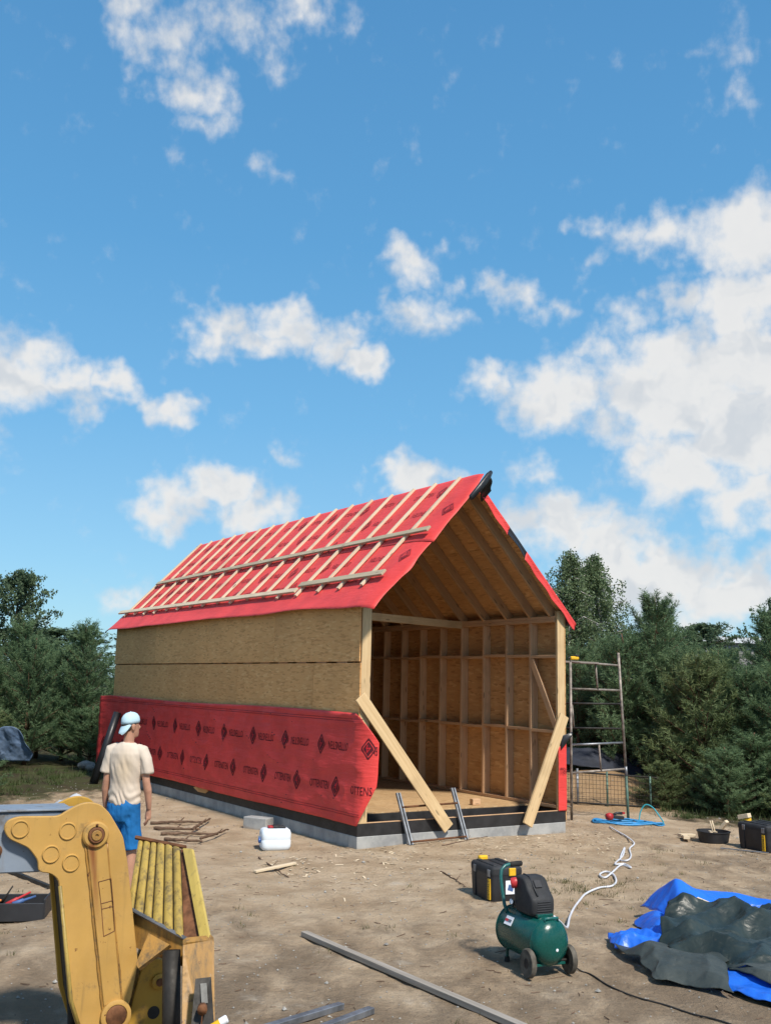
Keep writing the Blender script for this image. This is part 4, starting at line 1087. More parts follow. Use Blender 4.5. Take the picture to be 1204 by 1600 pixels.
# ================================================================== the person
def ellring(c, rx, ry, rz=0.0, n=20, tilt=None):
    out = []
    for k in range(n):
        a = 2*math.pi*k/n; p = Vector((rx*math.cos(a), ry*math.sin(a), 0))
        if tilt is not None: p = tilt @ p
        out.append(Matrix.Rotation(rz, 3, 'Z') @ p + Vector(c))
    return out
def remeshed(mb, name, voxel, mat, parent, smoothit=3, disp=None):
    tmp = bpy.data.objects.new('tmp', build(mb, 'tmp', mat)); COL.objects.link(tmp)
    bm = bmesh.new(); bm.from_mesh(tmp.data); bmesh.ops.recalc_face_normals(bm, faces=bm.faces[:]); bm.to_mesh(tmp.data); bm.free()
    md = tmp.modifiers.new('r', 'REMESH'); md.mode = 'VOXEL'; md.voxel_size = voxel
    if smoothit:
        sm = tmp.modifiers.new('s', 'SMOOTH'); sm.factor = 0.5; sm.iterations = smoothit
    dg = bpy.context.evaluated_depsgraph_get(); dg.update()
    me = bpy.data.meshes.new_from_object(tmp.evaluated_get(dg)); me.name = name
    bpy.data.objects.remove(tmp, do_unlink=True)
    if disp is not None:
        n = len(me.vertices); co = np.zeros(n*3); me.vertices.foreach_get('co', co); co = co.reshape(-1, 3)
        no = np.zeros(n*3); me.vertex_normals.foreach_get('vector', no); no = no.reshape(-1, 3)
        co = co + no*disp(co)[:, None]; me.vertices.foreach_set('co', co.ravel())
    me.polygons.foreach_set('use_smooth', [True]*len(me.polygons))
    me.materials.clear(); me.materials.append(mat); me.update()
    return link(name, me, parent)
man = empty('person', (-2.385, 9.78, GZ(-2.385, 9.78)), R(-6), 'person seen from behind in cream t-shirt, blue shorts and light blue cap', 'person')
man.scale = (0.84, 0.92, 1.0)
HY = R(-38); HC = Vector((0.028, 0.02, 1.0))
Mh = Matrix.Translation((0.012, 0.02, 1.615)) @ Matrix.Rotation(HY, 4, 'Z') @ Matrix.Rotation(R(6), 4, 'X')
b = MB()
b.rings([ellring((0, 0, z), rx, ry) for z, rx, ry in ((0.84, 0.13, 0.10), (0.92, 0.165, 0.115), (1.02, 0.15, 0.105), (1.10, 0.148, 0.10), (1.22, 0.165, 0.112), (1.33, 0.178, 0.115), (1.40, 0.165, 0.10), (1.445, 0.11, 0.08), (1.47, 0.07, 0.065))])
b.rings([ellring((0.004*i, 0.006*i, z), r_, r_*1.05) for i, (z, r_) in enumerate(((1.42, 0.07), (1.48, 0.059), (1.54, 0.056), (1.60, 0.058)))])
b.rings([[Mh @ p for p in ellring((0, y, z), rx, ry)] for y, z, rx, ry in ((0.035, -0.105, 0.03, 0.035), (0.03, -0.095, 0.048, 0.058), (0.018, -0.06, 0.062, 0.078), (0.004, -0.01, 0.072, 0.092), (0.0, 0.04, 0.076, 0.098), (0, 0.08, 0.068, 0.09), (0, 0.11, 0.045, 0.062), (0, 0.122, 0.015, 0.02))])
b.tube([Mh @ Vector((0, 0.085, 0.02)), Mh @ Vector((0, 0.112, -0.018)), Mh @ Vector((0, 0.09, -0.035))], [0.010, 0.016, 0.012], 8)
for sx in (-1, 1):
    b.rings([[Mh @ p for p in ellring((sx*0.076, -0.01, z), rx, ry, 0, 10)] for z, rx, ry in ((-0.035, 0.006, 0.01), (-0.015, 0.012, 0.02), (0.012, 0.014, 0.025), (0.028, 0.008, 0.016))])
    # arm: shoulder, elbow, wrist
    ax = 1.0 if sx > 0 else 0.86
    b.tube([(sx*0.145, 0.0, 1.405), (sx*0.195, -0.005, 1.37), (sx*0.222*ax, -0.012, 1.25), (sx*0.245*ax, -0.02, 1.12), (sx*0.262*ax, 0.0, 1.04), (sx*0.268*ax, 0.03, 0.93), (sx*0.268*ax, 0.05, 0.865)],
           [0.06, 0.060, 0.050, 0.041, 0.044, 0.034, 0.027], 14)
    wx, wy = sx*0.268*ax, 0.05
    b.tube([(wx, wy, 0.88), (wx-sx*0.002, wy+0.006, 0.84), (wx-sx*0.008, wy+0.012, 0.785), (wx-sx*0.012, wy+0.014, 0.765)], [0.024, 0.034, 0.038, 0.034], 12, squash=0.55)
    for i, (dy, ln) in enumerate(((0.036, 0.070), (0.016, 0.080), (-0.005, 0.075), (-0.025, 0.058))):
        p0 = Vector((wx-sx*0.010, wy+0.012+dy*0.85, 0.785))
        p1 = p0 + Vector((-sx*0.006, 0.002, -ln*0.45)); p2 = p1 + Vector((-sx*0.016, 0.004, -ln*0.35)); p3 = p2 + Vector((-sx*0.02, 0.002, -ln*0.18))
        b.tube([p0, p1, p2, p3], [0.0105, 0.0100, 0.0092, 0.0075], 8)
    b.tube([(wx-sx*0.004, wy+0.034, 0.84), (wx-sx*0.012, wy+0.062, 0.805), (wx-sx*0.02, wy+0.068, 0.765)], [0.013, 0.0115, 0.009], 8)
    lx = sx*0.10
    b.tube([(sx*0.085, 0, 0.90), (sx*0.10, 0.0, 0.74), (lx+sx*0.012, 0.008, 0.52), (lx+sx*0.014, -0.012, 0.38), (lx+sx*0.018, -0.022, 0.22), (lx+sx*0.022, -0.025, 0.09), (lx+sx*0.022, -0.02, 0.03)],
           [0.095, 0.088, 0.060, 0.060, 0.048, 0.036, 0.04], 14)
remeshed(b, 'body', 0.0075, M['skin'], man, 3)
# t-shirt
b = MB()
b.rings([ellring((0.0, y, z), rx, ry, 0, 28) for z, rx, ry, y in ((0.905, 0.176, 0.138, 0.0), (0.95, 0.184, 0.138, 0), (1.02, 0.176, 0.126, 0), (1.10, 0.168, 0.118, 0), (1.20, 0.178, 0.124, 0), (1.30, 0.192, 0.130, 0), (1.37, 0.205, 0.125, 0), (1.42, 0.175, 0.108, 0), (1.455, 0.12, 0.09, 0), (1.475, 0.078, 0.072, 0.0))])
for sx in (-1, 1):
    ax = 1.0 if sx > 0 else 0.9
    b.tube([(sx*0.11, 0, 1.40), (sx*0.185, -0.002, 1.385), (sx*0.222*ax, -0.008, 1.31), (sx*0.24*ax, -0.012, 1.235), (sx*0.248*ax, -0.014, 1.19)], [0.068, 0.072, 0.068, 0.067, 0.069], 18)
def shirt_folds(co):
    x, y, z = co[:, 0], co[:, 1], co[:, 2]
    f1 = fbm(x*9+z*5, z*3-x*3, 3, 3)-0.5
    f2 = np.sin(z*70+8*np.sin(x*9)+3*np.sin(x*23))*np.exp(-((z-0.975)/0.06)**2)*0.007
    f3 = (fbm((x+0.4*z)*16, (z-0.3*x)*4, 8, 2)-0.5)*0.022
    return f1*0.022 + f2 + f3*np.clip((1.42-z)*6, 0, 1)
remeshed(b, 't_shirt', 0.008, M['shirt'], man, 4, shirt_folds)
# shorts
b = MB()
b.rings([ellring((0, 0, z), rx, ry, 0, 24) for z, rx, ry in ((0.76, 0.14, 0.12), (0.82, 0.185, 0.142), (0.90, 0.182, 0.140), (0.965, 0.165, 0.12))])
for sx in (-1, 1):
    b.tube([(sx*0.075, 0, 0.88), (sx*0.095, 0.0, 0.76), (sx*0.112, 0.004, 0.62), (sx*0.118, 0.004, 0.505)], [0.105, 0.108, 0.106, 0.103], 20)
def short_folds(co):
    x, y, z = co[:, 0], co[:, 1], co[:, 2]
    return (fbm((x+z*0.3)*14, z*9, 5, 3)-0.5)*0.030 + (fbm(x*30, z*7+x*6, 15, 2)-0.5)*0.010
remeshed(b, 'shorts', 0.008, M['shorts'], man, 3, short_folds)
# cap worn backwards, hair below it, shoes
b = MB()
b.rings([[Mh @ p for p in ellring((0, -0.002, z), rx, ry, 0, 24)] for z, rx, ry in ((0.035, 0.086, 0.108), (0.06, 0.087, 0.109), (0.09, 0.080, 0.102), (0.115, 0.064, 0.082), (0.132, 0.040, 0.052), (0.139, 0.012, 0.016))])
cap = part('cap', b, M['cap_cloth'], man, smoothf=True)
b = MB(); rings = []
for j in range(7):
    t = j/6
    y = -0.085 - 0.060*t; hw = 0.078*math.sqrt(max(0.02, 1-(t*0.92)**3)); dz_ = 0.045 - 0.085*t
    up_ = [Mh @ Vector((hw*math.cos(a), y + 0.05*(1-math.sin(a))*(1-t*0.6), dz_ - 0.018*math.cos(a)**2)) for a in np.linspace(0, math.pi, 13)]
    dn_ = [p + Vector((0, 0, -0.004)) for p in up_[::-1]]
    rings.append(up_+dn_)
b.rings(rings); part('brim', b, M['cap_cloth'], cap, smoothf=True)
part('button', MB().lathe([(0.001, 0), (0.008, 0), (0.006, 0.005), (0.001, 0.006)], Mh @ Matrix.Translation((0, 0, 0.138)), 10), M['cap_cloth'], cap)
b = MB()
b.rings([[Mh @ p for p in ellring((0, y, z), rx, ry, 0, 20)] for y, z, rx, ry in ((-0.022, -0.035, 0.055, 0.062), (-0.015, -0.01, 0.074, 0.086), (-0.010, 0.03, 0.079, 0.097), (-0.01, 0.06, 0.075, 0.095))])
part('hair', b, M['hair'], man, smoothf=True)
for sx in (-1, 1):
    b = MB(); x = sx*0.122
    b.rings([ellring((x, 0.045, z), rx, ry, 0, 18) for z, rx, ry in ((0.0, 0.046, 0.135), (0.025, 0.05, 0.138), (0.05, 0.045, 0.125))] + [ellring((x, 0.0, 0.085), 0.042, 0.07, 0, 18), ellring((x, -0.02, 0.11), 0.042, 0.045, 0, 18)])
    part('shoe', b, M['shoe'], man, smoothf=True)

# ================================================================== compressor
cp = empty('air_compressor', on(1.19, 8.136), R(-65.8), 'dark green wheeled air compressor with black pump cowl and red knob', 'compressor')
MX = Matrix.Rotation(math.pi/2, 4, 'Y')                    # local Z -> +X
RT, CZ = 0.185, 0.262
prof = [(0.001, -0.405), (0.07, -0.40), (0.13, -0.385), (0.165, -0.36), (RT, -0.32), (RT, 0.30), (0.178, 0.325), (0.155, 0.365), (0.115, 0.395), (0.06, 0.412), (0.001, 0.417)]
cp.scale = (0.80, 0.87, 0.92)
tk = part('tank', MB().lathe(prof, Matrix.Translation((0, 0, CZ)) @ MX, 48), M['tank'], cp, angle=50)
for x in (-0.318, 0.298):
    part('weld_seam', MB().lathe([(RT-0.004, -0.008), (RT+0.003, -0.005), (RT+0.003, 0.005), (RT-0.004, 0.008)], Matrix.Translation((x, 0, CZ)) @ MX, 48), M['tank'], tk, angle=60)
part('drain_plug', MB().lathe([(0.001, 0.0), (0.013, 0.0), (0.013, 0.012), (0.008, 0.016), (0.001, 0.016)], Matrix.Translation((0.403, 0.015, CZ-0.045)) @ MX, 12), M['paper'], tk)
part('data_label', MB().box((-0.12, -RT*0.86-0.002, CZ+RT*0.51+0.002), (0.13, 0.075, 0.003), Matrix.Rotation(R(59), 3, 'X'), 0.001), M['paper'], tk)
for dx, col in ((-0.155, 'tool_red'), (-0.10, 'galv')):
    part('label_stripe', MB().box((dx, -RT*0.86-0.0045, CZ+RT*0.51+0.0045), (0.05, 0.022, 0.002), Matrix.Rotation(R(59), 3, 'X')), M[col], tk)
part('lift_handle', MB().tube([(0.33, -0.06, CZ+0.150), (0.335, -0.06, CZ+0.185), (0.335, 0.07, CZ+0.185), (0.33, 0.07, CZ+0.150)], 0.011, 8), M['tube_teal'], cp, smoothf=True)
for sy in (-1, 1):
    wl = part('wheel', MB().lathe([(0.001, -0.022), (0.04, -0.022), (0.05, -0.012), (0.082, -0.010), (0.082, 0.010), (0.05, 0.012), (0.04, 0.022), (0.001, 0.022)],
              Matrix.Translation((0.30, sy*0.205, 0.113)) @ Matrix.Rotation(math.pi/2, 4, 'X'), 24), M['black_plastic'], cp, angle=35)
    part('tyre', MB().lathe([(0.083, -0.022), (0.105, -0.024), (0.113, -0.014), (0.113, 0.014), (0.105, 0.024), (0.083, 0.022)],
         Matrix.Translation((0.30, sy*0.205, 0.113)) @ Matrix.Rotation(math.pi/2, 4, 'X'), 32), M['dusty_rubber'], wl, angle=40)
part('axle', MB().tube([(0.30, -0.2, 0.113), (0.30, 0.2, 0.113)], 0.01, 8), M['dark_steel'], cp)
part('axle_bracket', MB().box((0.30, 0, 0.095), (0.06, 0.30, 0.02), ch=0.003), M['tank'], cp)
for sy in (-0.09, 0.09):
    part('foot', MB().tube([(-0.27, sy, 0.13), (-0.28, sy, 0.035)], 0.014, 8), M['tank'], cp)
    part('rubber_foot', MB().lathe([(0.001, 0), (0.026, 0), (0.02, 0.04), (0.001, 0.04)], Matrix.Translation((-0.28, sy, -0.002)), 12), M['rubber'], cp)
part('pump_mount', MB().box((0.08, 0.0, CZ+RT+0.004), (0.34, 0.16, 0.024), ch=0.004), M['tank'], cp)
# cowl: swept profile with rounded shoulders
COWL = [(-0.10, 0.475), (-0.125, 0.56), (-0.135, 0.66), (-0.115, 0.715), (-0.06, 0.735), (0.04, 0.732), (0.09, 0.70), (0.13, 0.645), (0.185, 0.60), (0.215, 0.575), (0.225, 0.54), (0.222, 0.46), (0.20, 0.435), (-0.08, 0.435)]
COWL = rounded(COWL, 0.03, 3); rings = []
for yy, d_ in ((-0.115, 0.045), (-0.112, 0.028), (-0.10, 0.012), (-0.075, 0.0), (0.075, 0.0), (0.10, 0.012), (0.112, 0.028), (0.115, 0.045)):
    cxm, czm = 0.04, 0.585
    pl = [(cxm+(x-cxm)*(1-d_*4.2), czm+(z-czm)*(1-d_*3.6)) for x, z in COWL]
    rings.append([Vector((x, yy, z)) for x, z in pl])
cw = part('pump_cowl', MB().rings(rings), M['black_matte'], cp, angle=50)
for k in range(6):
    part('grille_slat', MB().box((0.221, 0, 0.463+k*0.018), (0.014, 0.15-0.004*k, 0.008), ch=0.002), M['black_plastic'], cw)
part('cowl_recess', MB().box((0.112, 0.0, 0.678), (0.07, 0.07, 0.012), Matrix.Rotation(R(48), 3, 'Y'), 0.003), M['black_plastic'], cw)
part('cowl_ridge', MB().tube([(-0.05, -0.05, 0.737), (0.05, -0.05, 0.732), (0.12, -0.05, 0.665), (0.20, -0.05, 0.598)], 0.008, 6), M['black_plastic'], cw, smoothf=True)
part('red_knob', MB().lathe([(0.001, -0.02), (0.040, -0.02), (0.043, -0.01), (0.043, 0.025), (0.036, 0.036), (0.018, 0.038), (0.016, 0.030), (0.001, 0.030)],
     Matrix.Translation((-0.09, -0.118, 0.665)) @ Matrix.Rotation(R(100), 4, 'X') @ Matrix.Rotation(R(-25), 4, 'Y'), 20), M['tool_red'], cp, angle=40)
part('regulator', MB().tube([(-0.13, -0.05, 0.44), (-0.14, -0.06, 0.50), (-0.13, -0.07, 0.57)], [0.028, 0.022, 0.014], 10), M['galv'], cp, smoothf=True)
for gy_, gx_ in ((-0.085, -0.165), (-0.10, -0.115)):
    ga = part('pressure_gauge', MB().lathe([(0.001, 0.0), (0.022, 0.0), (0.024, 0.012), (0.020, 0.016), (0.001, 0.015)], Matrix.Translation((gx_, gy_-0.02, 0.50)) @ Matrix.Rotation(R(70), 4, 'X'), 16), M['black_plastic'], cp, angle=40)
    part('gauge_face', MB().lathe([(0.001, 0.0155), (0.018, 0.0165), (0.001, 0.0168)], Matrix.Translation((gx_, gy_-0.02, 0.50)) @ Matrix.Rotation(R(70), 4, 'X'), 16), M['paper'], ga)
part('pressure_switch', MB().box((-0.19, -0.02, 0.475), (0.06, 0.07, 0.05), ch=0.01), M['black_plastic'], cp)
part('copper_pipe', MB().tube([(-0.12, 0.06, 0.45), (-0.22, 0.05, 0.50), (-0.24, -0.02, 0.49), (-0.23, -0.06, 0.445)], 0.007, 6), M['dark_steel'], cp, smoothf=True)
path = [(-0.24, -0.115, 0.40), (-0.29, -0.115, 0.46), (-0.33, -0.115, 0.56), (-0.36, -0.115, 0.67), (-0.372, -0.10, 0.725), (-0.378, -0.06, 0.755), (-0.38, -0.01, 0.765), (-0.38, 0.10, 0.768)]
part('push_handle', MB().tube(path, 0.016, 10), M['tube_teal'], cp, smoothf=True)
part('hand_grip', MB().tube([(-0.38, -0.01, 0.765), (-0.38, 0.005, 0.7655), (-0.38, 0.115, 0.769), (-0.38, 0.12, 0.769)], [0.017, 0.023, 0.023, 0.018], 10), M['rubber'], cp, smoothf=True)
part('outlet_stub', MB().tube([(0.02, 0.10, 0.44), (0.04, 0.17, 0.40)], 0.011, 8), M['galv'], cp, smoothf=True)

def splined(pts, n=6):
    pts = [Vector(p) for p in pts]; out = []
    for i in range(len(pts)-1):
        p0 = pts[max(i-1, 0)]; p1 = pts[i]; p2 = pts[i+1]; p3 = pts[min(i+2, len(pts)-1)]
        for k in range(n):
            t = k/n
            out.append(0.5*((2*p1)+(-p0+p2)*t+(2*p0-5*p1+4*p2-p3)*t*t+(-p0+3*p1-3*p2+p3)*t**3))
    out.append(pts[-1]); return out
HS = [(1.881,10.119),(2.03,10.57),(2.16,10.898),(2.361,11.22),(2.516,11.307),(2.633,11.606),(2.685,11.99),(2.631,12.142),(2.519,11.93),(2.552,11.782),(2.729,12.154),(2.922,12.595),(2.987,12.392),(2.983,12.69),(2.863,12.674),(3.128,13.404),(3.305,14.044),(3.036,13.151),(3.078,12.926),(3.238,13.419),(3.349,13.944),(3.509,14.349),(3.545,14.938),(3.542,15.441),(3.54,15.98)]
pts = [(1.37, 8.17, 0.36), (1.45, 8.35, 0.28), (1.60, 8.9, 0.12), (1.75, 9.6, 0.05)] + [(x, y, GZ(x, y)+0.018) for x, y in HS]
tag(part('air_hose', MB().tube(splined(pts, 7), 0.0105, 8), M['hose_white'], None, smoothf=True), 'white air hose looping over the sand from the compressor', 'hose')
CB = [(1.53, 8.20), (1.614,8.477), (1.64,8.061), (1.717,7.659), (1.838,7.414), (1.975,7.269), (2.102,7.116), (2.274,6.874), (2.5, 6.4), (2.7, 5.6)]
CB = [(1.42, 8.0, 0.2), (1.50, 8.12, 0.04)] + [(x, y, GZ(x, y)+0.007) for x, y in [(1.56, 8.12), (1.62, 8.0), (1.68, 7.75), (1.76, 7.55)] + CB[4:]]
tag(part('power_cable', MB().tube(splined(CB, 5), 0.006, 6), M['rubber'], None, smoothf=True), 'thin black power cable running from the compressor to the front', 'cable')

# ================================================================== tool boxes
def toolbox(loc, rz, label, sx=0.38, sy=0.56, sz=0.30):
    t = empty('tool_box', loc, rz, label, 'tool box', 'black tool boxes')
    hx, hy = sx/2, sy/2
    rings = []
    for z, k in ((0.0, 0.90), (0.02, 0.93), (sz*0.5, 0.965), (sz-0.015, 0.985)):
        rings.append([Vector((x*k, y*k, z)) for x, y in rounded([(-hx, -hy), (hx, -hy), (hx, hy), (-hx, hy)], 0.035, 3)])
    body = part('body', MB().rings(rings), M['black_plastic'], t, angle=35)
    rings = []
    for z, k in ((sz-0.014, 1.0), (sz+0.01, 1.015), (sz+0.045, 1.0), (sz+0.062, 0.94), (sz+0.066, 0.90)):
        rings.append([Vector((x*k, y*k, z)) for x, y in rounded([(-hx, -hy), (hx, -hy), (hx, hy), (-hx, hy)], 0.04, 3)])
    lid = part('lid', MB().rings(rings), M['black_matte'], t, angle=35)
    for yy in (-hy*0.55, hy*0.6):                          # ribs on the long sides
        for s_ in (-1, 1):
            part('rib', MB().box((s_*(hx*0.975), yy, sz*0.5), (0.014, 0.05, sz*0.9), ch=0.004), M['black_plastic'], body)
    for yy in (-hy*0.72, hy*0.55):
        part('hinge', MB().box((-hx*1.005, yy, sz+0.0), (0.016, 0.055, 0.07), ch=0.005), M['galv'], lid)
    strip = part('side_badge', MB().box((-hx*0.985, -hy*0.72, sz*0.45), (0.012, 0.055, sz*0.72), ch=0.003), M['tool_yellow'], body)
    V, F_ = text_verts('DEWALT')
    part('badge_word', MB().add([(-hx*0.985-0.0075, -hy*0.72+(y-0.5)*0.036, sz*0.45+(x-0.5)*sz*0.62) for x, y in V], F_), M['black_plastic'], strip)
    part('latch', MB().box((hx*0.30, -hy*1.02, sz+0.015), (0.075, 0.02, 0.075), ch=0.006), M['tool_yellow'], lid)
    part('latch', MB().box((-hx*0.40, hy*1.01, sz+0.015), (0.075, 0.02, 0.075), ch=0.006), M['tool_yellow'], lid)
    lb = part('label_sticker', MB().box((hx*0.22, -hy*0.975, sz*0.52), (0.11, 0.006, 0.13), ch=0.001), M['paper'], body)
    part('label_print', MB().box((hx*0.22, -hy*0.975-0.004, sz*0.52-0.005), (0.06, 0.002, 0.055), Matrix.Rotation(0.3, 3, 'Y')), M['tool_blue'], lb)
    part('lid_groove', MB().box((0, -hy*0.15, sz+0.068), (0.03, hy*1.3, 0.012), ch=0.003), M['black_plastic'], lid)
    for s_ in (-1, 1):
        part('lid_rail', MB().box((s_*hx*0.6, 0, sz+0.070), (0.05, sy*0.78, 0.016), ch=0.005), M['black_matte'], lid)
    part('handle', MB().box((-hx*0.25, hy*0.86, sz+0.082), (0.10, 0.05, 0.045), ch=0.01), M['tool_yellow'], lid)
    return t
toolbox(on(1.205, 10.68), 0.36, 'black tool box with yellow latches standing behind the compressor', 0.34, 0.50, 0.275)
tb2 = toolbox(on(5.28, 14.30), 0.42, 'black tool box with white sticker by the bushes at the right edge', 0.44, 0.56, 0.29)
del tb2['group']; 
for o in COL.objects:
    if o.name.startswith('tool_box') and 'group' in o: del o['group']
ct = empty('open_crate', on(4.76, 14.85), 0.5, 'black open tub of wood scraps and tools beside the right-hand tool box', 'tub')
prof = [(0.17, 0.0), (0.20, 0.02), (0.225, 0.15), (0.235, 0.155), (0.235, 0.165), (0.215, 0.165), (0.195, 0.03), (0.001, 0.025)]
mb = MB().lathe(prof, Matrix.Identity(4), 28); part('tub', mb, M['black_plastic'], ct, angle=40)
random.seed(3)
for k in range(6):
    a = random.uniform(0, 6.28)
    board('wood_scrap', (0.10*math.cos(a), 0.10*math.sin(a), 0.06+0.015*k), (-0.10*math.cos(a+0.5), -0.1*math.sin(a+0.5), 0.09+0.015*k), 0.04, 0.02, M['batten'], ct)
for k in range(2):
    tube('tool_handle', (0.02+0.04*k, 0.0, 0.06), (-0.03+0.04*k, 0.03, 0.30), 0.009, M['batten'], ct)
random.seed(12)
for k, (dx, dy, lb, tilt) in enumerate(((-0.30, 0.28, 'pale wood offcut lying left of the black tub of scraps', 0.1), (-0.36, 0.12, 'short split board lying in front of the pale offcut near the tub', -0.3), (0.27, 0.45, 'pale wood block propped on the ground behind the right tool box', 0.9))):
    x, y = 4.76+dx, 14.85+dy
    o = part('wood_offcut', MB().box((0, 0, 0.0), (0.26, 0.09, 0.045), ch=0.004), M['batten'], None, Matrix.Translation(on(x, y, 0.05+0.10*(k == 2))) @ Matrix.Rotation(0.4+k, 4, 'Z') @ Matrix.Rotation(tilt if k == 2 else 0.05, 4, 'Y'))
    tag(o, lb, 'offcut')
o = part('wood_offcut', MB().box((0, 0, 0.03), (0.09, 0.16, 0.06), ch=0.004), M['batten'], None, Matrix.Translation(on(5.10, 14.52, 0.372)) @ Matrix.Rotation(0.7, 4, 'Z') @ Matrix.Rotation(-0.25, 4, 'X'))
tag(o, 'pale wood offcut lying on the right-hand tool box lid', 'offcut')
o = part('metal_lath', MB().box((0, 0, 0.01), (0.62, 0.035, 0.012), ch=0.002), M['galv'], None, Matrix.Translation(on(4.90, 14.02, 0.006)) @ Matrix.Rotation(-0.55, 4, 'Z'))
tag(o, 'thin grey metal lath on the ground before the right tool box', 'metal strip')

# nail gun by the first tool box
ng = empty('nail_gun', on(1.52, 10.35), 0.4, 'orange and dark hand tool lying between tool box and compressor', 'tool')
part('body', MB().box((0, 0, 0.06), (0.18, 0.06, 0.06), Matrix.Rotation(0.15, 3, 'Y'), 0.015), M['tool_orange'], ng)
part('motor', MB().tube([(0.07, 0, 0.07), (0.15, 0, 0.09)], [0.04, 0.035], 10), M['tool_blue'], ng, smoothf=True)
part('foot_plate', MB().box((0.0, 0, 0.012), (0.22, 0.09, 0.012), ch=0.003), M['dark_steel'], ng)
part('handle', MB().tube([(-0.02, 0, 0.08), (-0.06, 0.01, 0.13), (0.04, 0.0, 0.14)], 0.014, 8), M['black_plastic'], ng, smoothf=True)

# blue hose coil, red tool, teal hose loop by the scaffold
bh = []
random.seed(5)
for k in range(90):
    a = k*0.36; r_ = 0.33+0.10*math.sin(k*0.21)+0.04*math.sin(k*1.3)
    x = 3.86+1.25*r_*math.cos(a)+0.06*math.sin(k*0.3); y = 16.55+0.75*r_*math.sin(a)
    bh.append((x, y, GZ(x, y)+0.014+0.010*(k % 5)/2))
for (x, y) in ((4.35, 16.2), (4.5, 16.5), (4.2, 16.9)): bh.append((x, y, GZ(x, y)+0.014))
tag(part('blue_hose', MB().tube(splined(bh, 3), 0.013, 7), M['hose_blue'], None, smoothf=True), 'coil of blue air hose on the sand by the scaffold foot', 'hose')
th_ = [(4.18, 16.75, 0.02), (4.22, 16.8, 0.16), (4.30, 16.8, 0.27), (4.40, 16.75, 0.24), (4.48, 16.65, 0.12), (4.52, 16.55, 0.02), (4.4, 16.4, 0.015), (4.1, 16.35, 0.015)]
tag(part('teal_hose', MB().tube(splined(th_, 5), 0.011, 7), M['hose_teal'], None, smoothf=True), 'stiff teal hose arching up beside the blue coil', 'hose')
rt = empty('nailer', on(3.72, 16.62, 0.03), 0.2, 'red and black nailer lying on the blue hose coil', 'tool')
part('body', MB().tube([(-0.10, 0, 0.06), (-0.05, 0, 0.065), (0.0, 0, 0.06)], [0.045, 0.058, 0.05], 12), M['tool_red'], rt, smoothf=True)
part('magazine', MB().box((0.10, 0, 0.05), (0.20, 0.05, 0.055), Matrix.Rotation(0.1, 3, 'Y'), 0.01), M['black_plastic'], rt)
part('handle', MB().tube([(0.0, 0, 0.08), (0.08, 0, 0.115), (0.17, 0, 0.11)], 0.022, 8), M['black_plastic'], rt, smoothf=True)
part('cap', MB().lathe([(0.001, 0), (0.028, 0), (0.028, 0.03), (0.001, 0.032)], Matrix.Translation((0.19, 0, 0.10)), 12), M['tool_red'], rt)

# ================================================================== jerry can, block, planks, sticks
jc = empty('jerry_can', on(-1.31, 13.36), 0.28, 'white plastic jerry can lying on its side before the foundation', 'jerry can')
hx, hy = 0.19, 0.14; rings = []
for z, k, kk in ((0.0, 0.84, 0.8), (0.018, 0.94, 0.92), (0.05, 1.0, 1.0), (0.12, 1.0, 1.0), (0.127, 0.985, 0.985), (0.137, 0.985, 0.985), (0.145, 1.0, 1.0), (0.21, 1.0, 1.0), (0.245, 0.94, 0.92), (0.262, 0.82, 0.78)):
    rings.append([Vector((x*k, y*kk, z)) for x, y in rounded([(-hx, -hy), (hx, -hy), (hx, hy), (-hx, hy)], 0.07, 4)])
part('body', MB().rings(rings), M['white_plastic'], jc, angle=60)
part('screw_cap', MB().lathe([(0.001, 0.0), (0.032, 0.0), (0.032, 0.03), (0.026, 0.036), (0.001, 0.036)], Matrix.Translation((-0.183, -0.035, 0.12)) @ Matrix.Rotation(-math.pi/2, 4, 'Y'), 16), M['cap_blue'], jc, angle=40)
part('grip', MB().box((-0.192, 0.05, 0.14), (0.022, 0.10, 0.03), ch=0.008), M['white_plastic'], jc)
gl = empty('work_glove', on(-1.29, 13.36, 0.262), 0.28, 'red and dark work glove lying on top of the jerry can', 'glove')
mb = MB()
for k in range(4):
    y = -0.04+0.026*k; mb.tube([(0.0, y*0.8, 0.012), (0.05, y, 0.022), (0.085, y*1.1, 0.014), (0.105, y*1.1, 0.008)], [0.012, 0.013, 0.012, 0.008], 8)
mb.tube([(-0.07, 0, 0.014), (-0.02, 0, 0.02), (0.02, 0, 0.018)], [0.045, 0.05, 0.045], 12, squash=1.0)
mb.v = [(x, y, min(z, 0.034) if z > 0 else max(z, 0.001)) for x, y, z in mb.v]
part('fingers', mb, M['black_matte'], gl, smoothf=True)
part('cuff', MB().rings([ellring((-0.06, 0, 0.019), 0.05, 0.05, 0, 14, Matrix.Diagonal((0.3, 1, 1)) @ Matrix.Rotation(math.pi/2, 3, 'Y')) if False else [Vector((-0.055, 0.05*math.cos(a), 0.018+0.018*math.sin(a))) for a in np.linspace(0, 2*math.pi, 15)[:-1]], [Vector((-0.115, 0.052*math.cos(a), 0.018+0.018*math.sin(a))) for a in np.linspace(0, 2*math.pi, 15)[:-1]]]), M['tool_red'], gl, smoothf=True)
o = part('concrete_block', MB().box((0, 0, 0.085), (0.40, 0.20, 0.19), ch=0.01), M['concrete'], None, Matrix.Translation(on(-1.72, 15.02, -0.02)) @ Matrix.Rotation(-0.50, 4, 'Z'))
tag(o, 'loose grey concrete block on the ground behind the jerry can', 'block')
def gplank(name, a, b, wid, thk, mat, label, cat, lift=0.0):
    pa, pb = on(*a, thk/2+lift), on(*b, thk/2+lift)
    return tag(board(name, pa, pb, wid, thk, mat), label, cat)
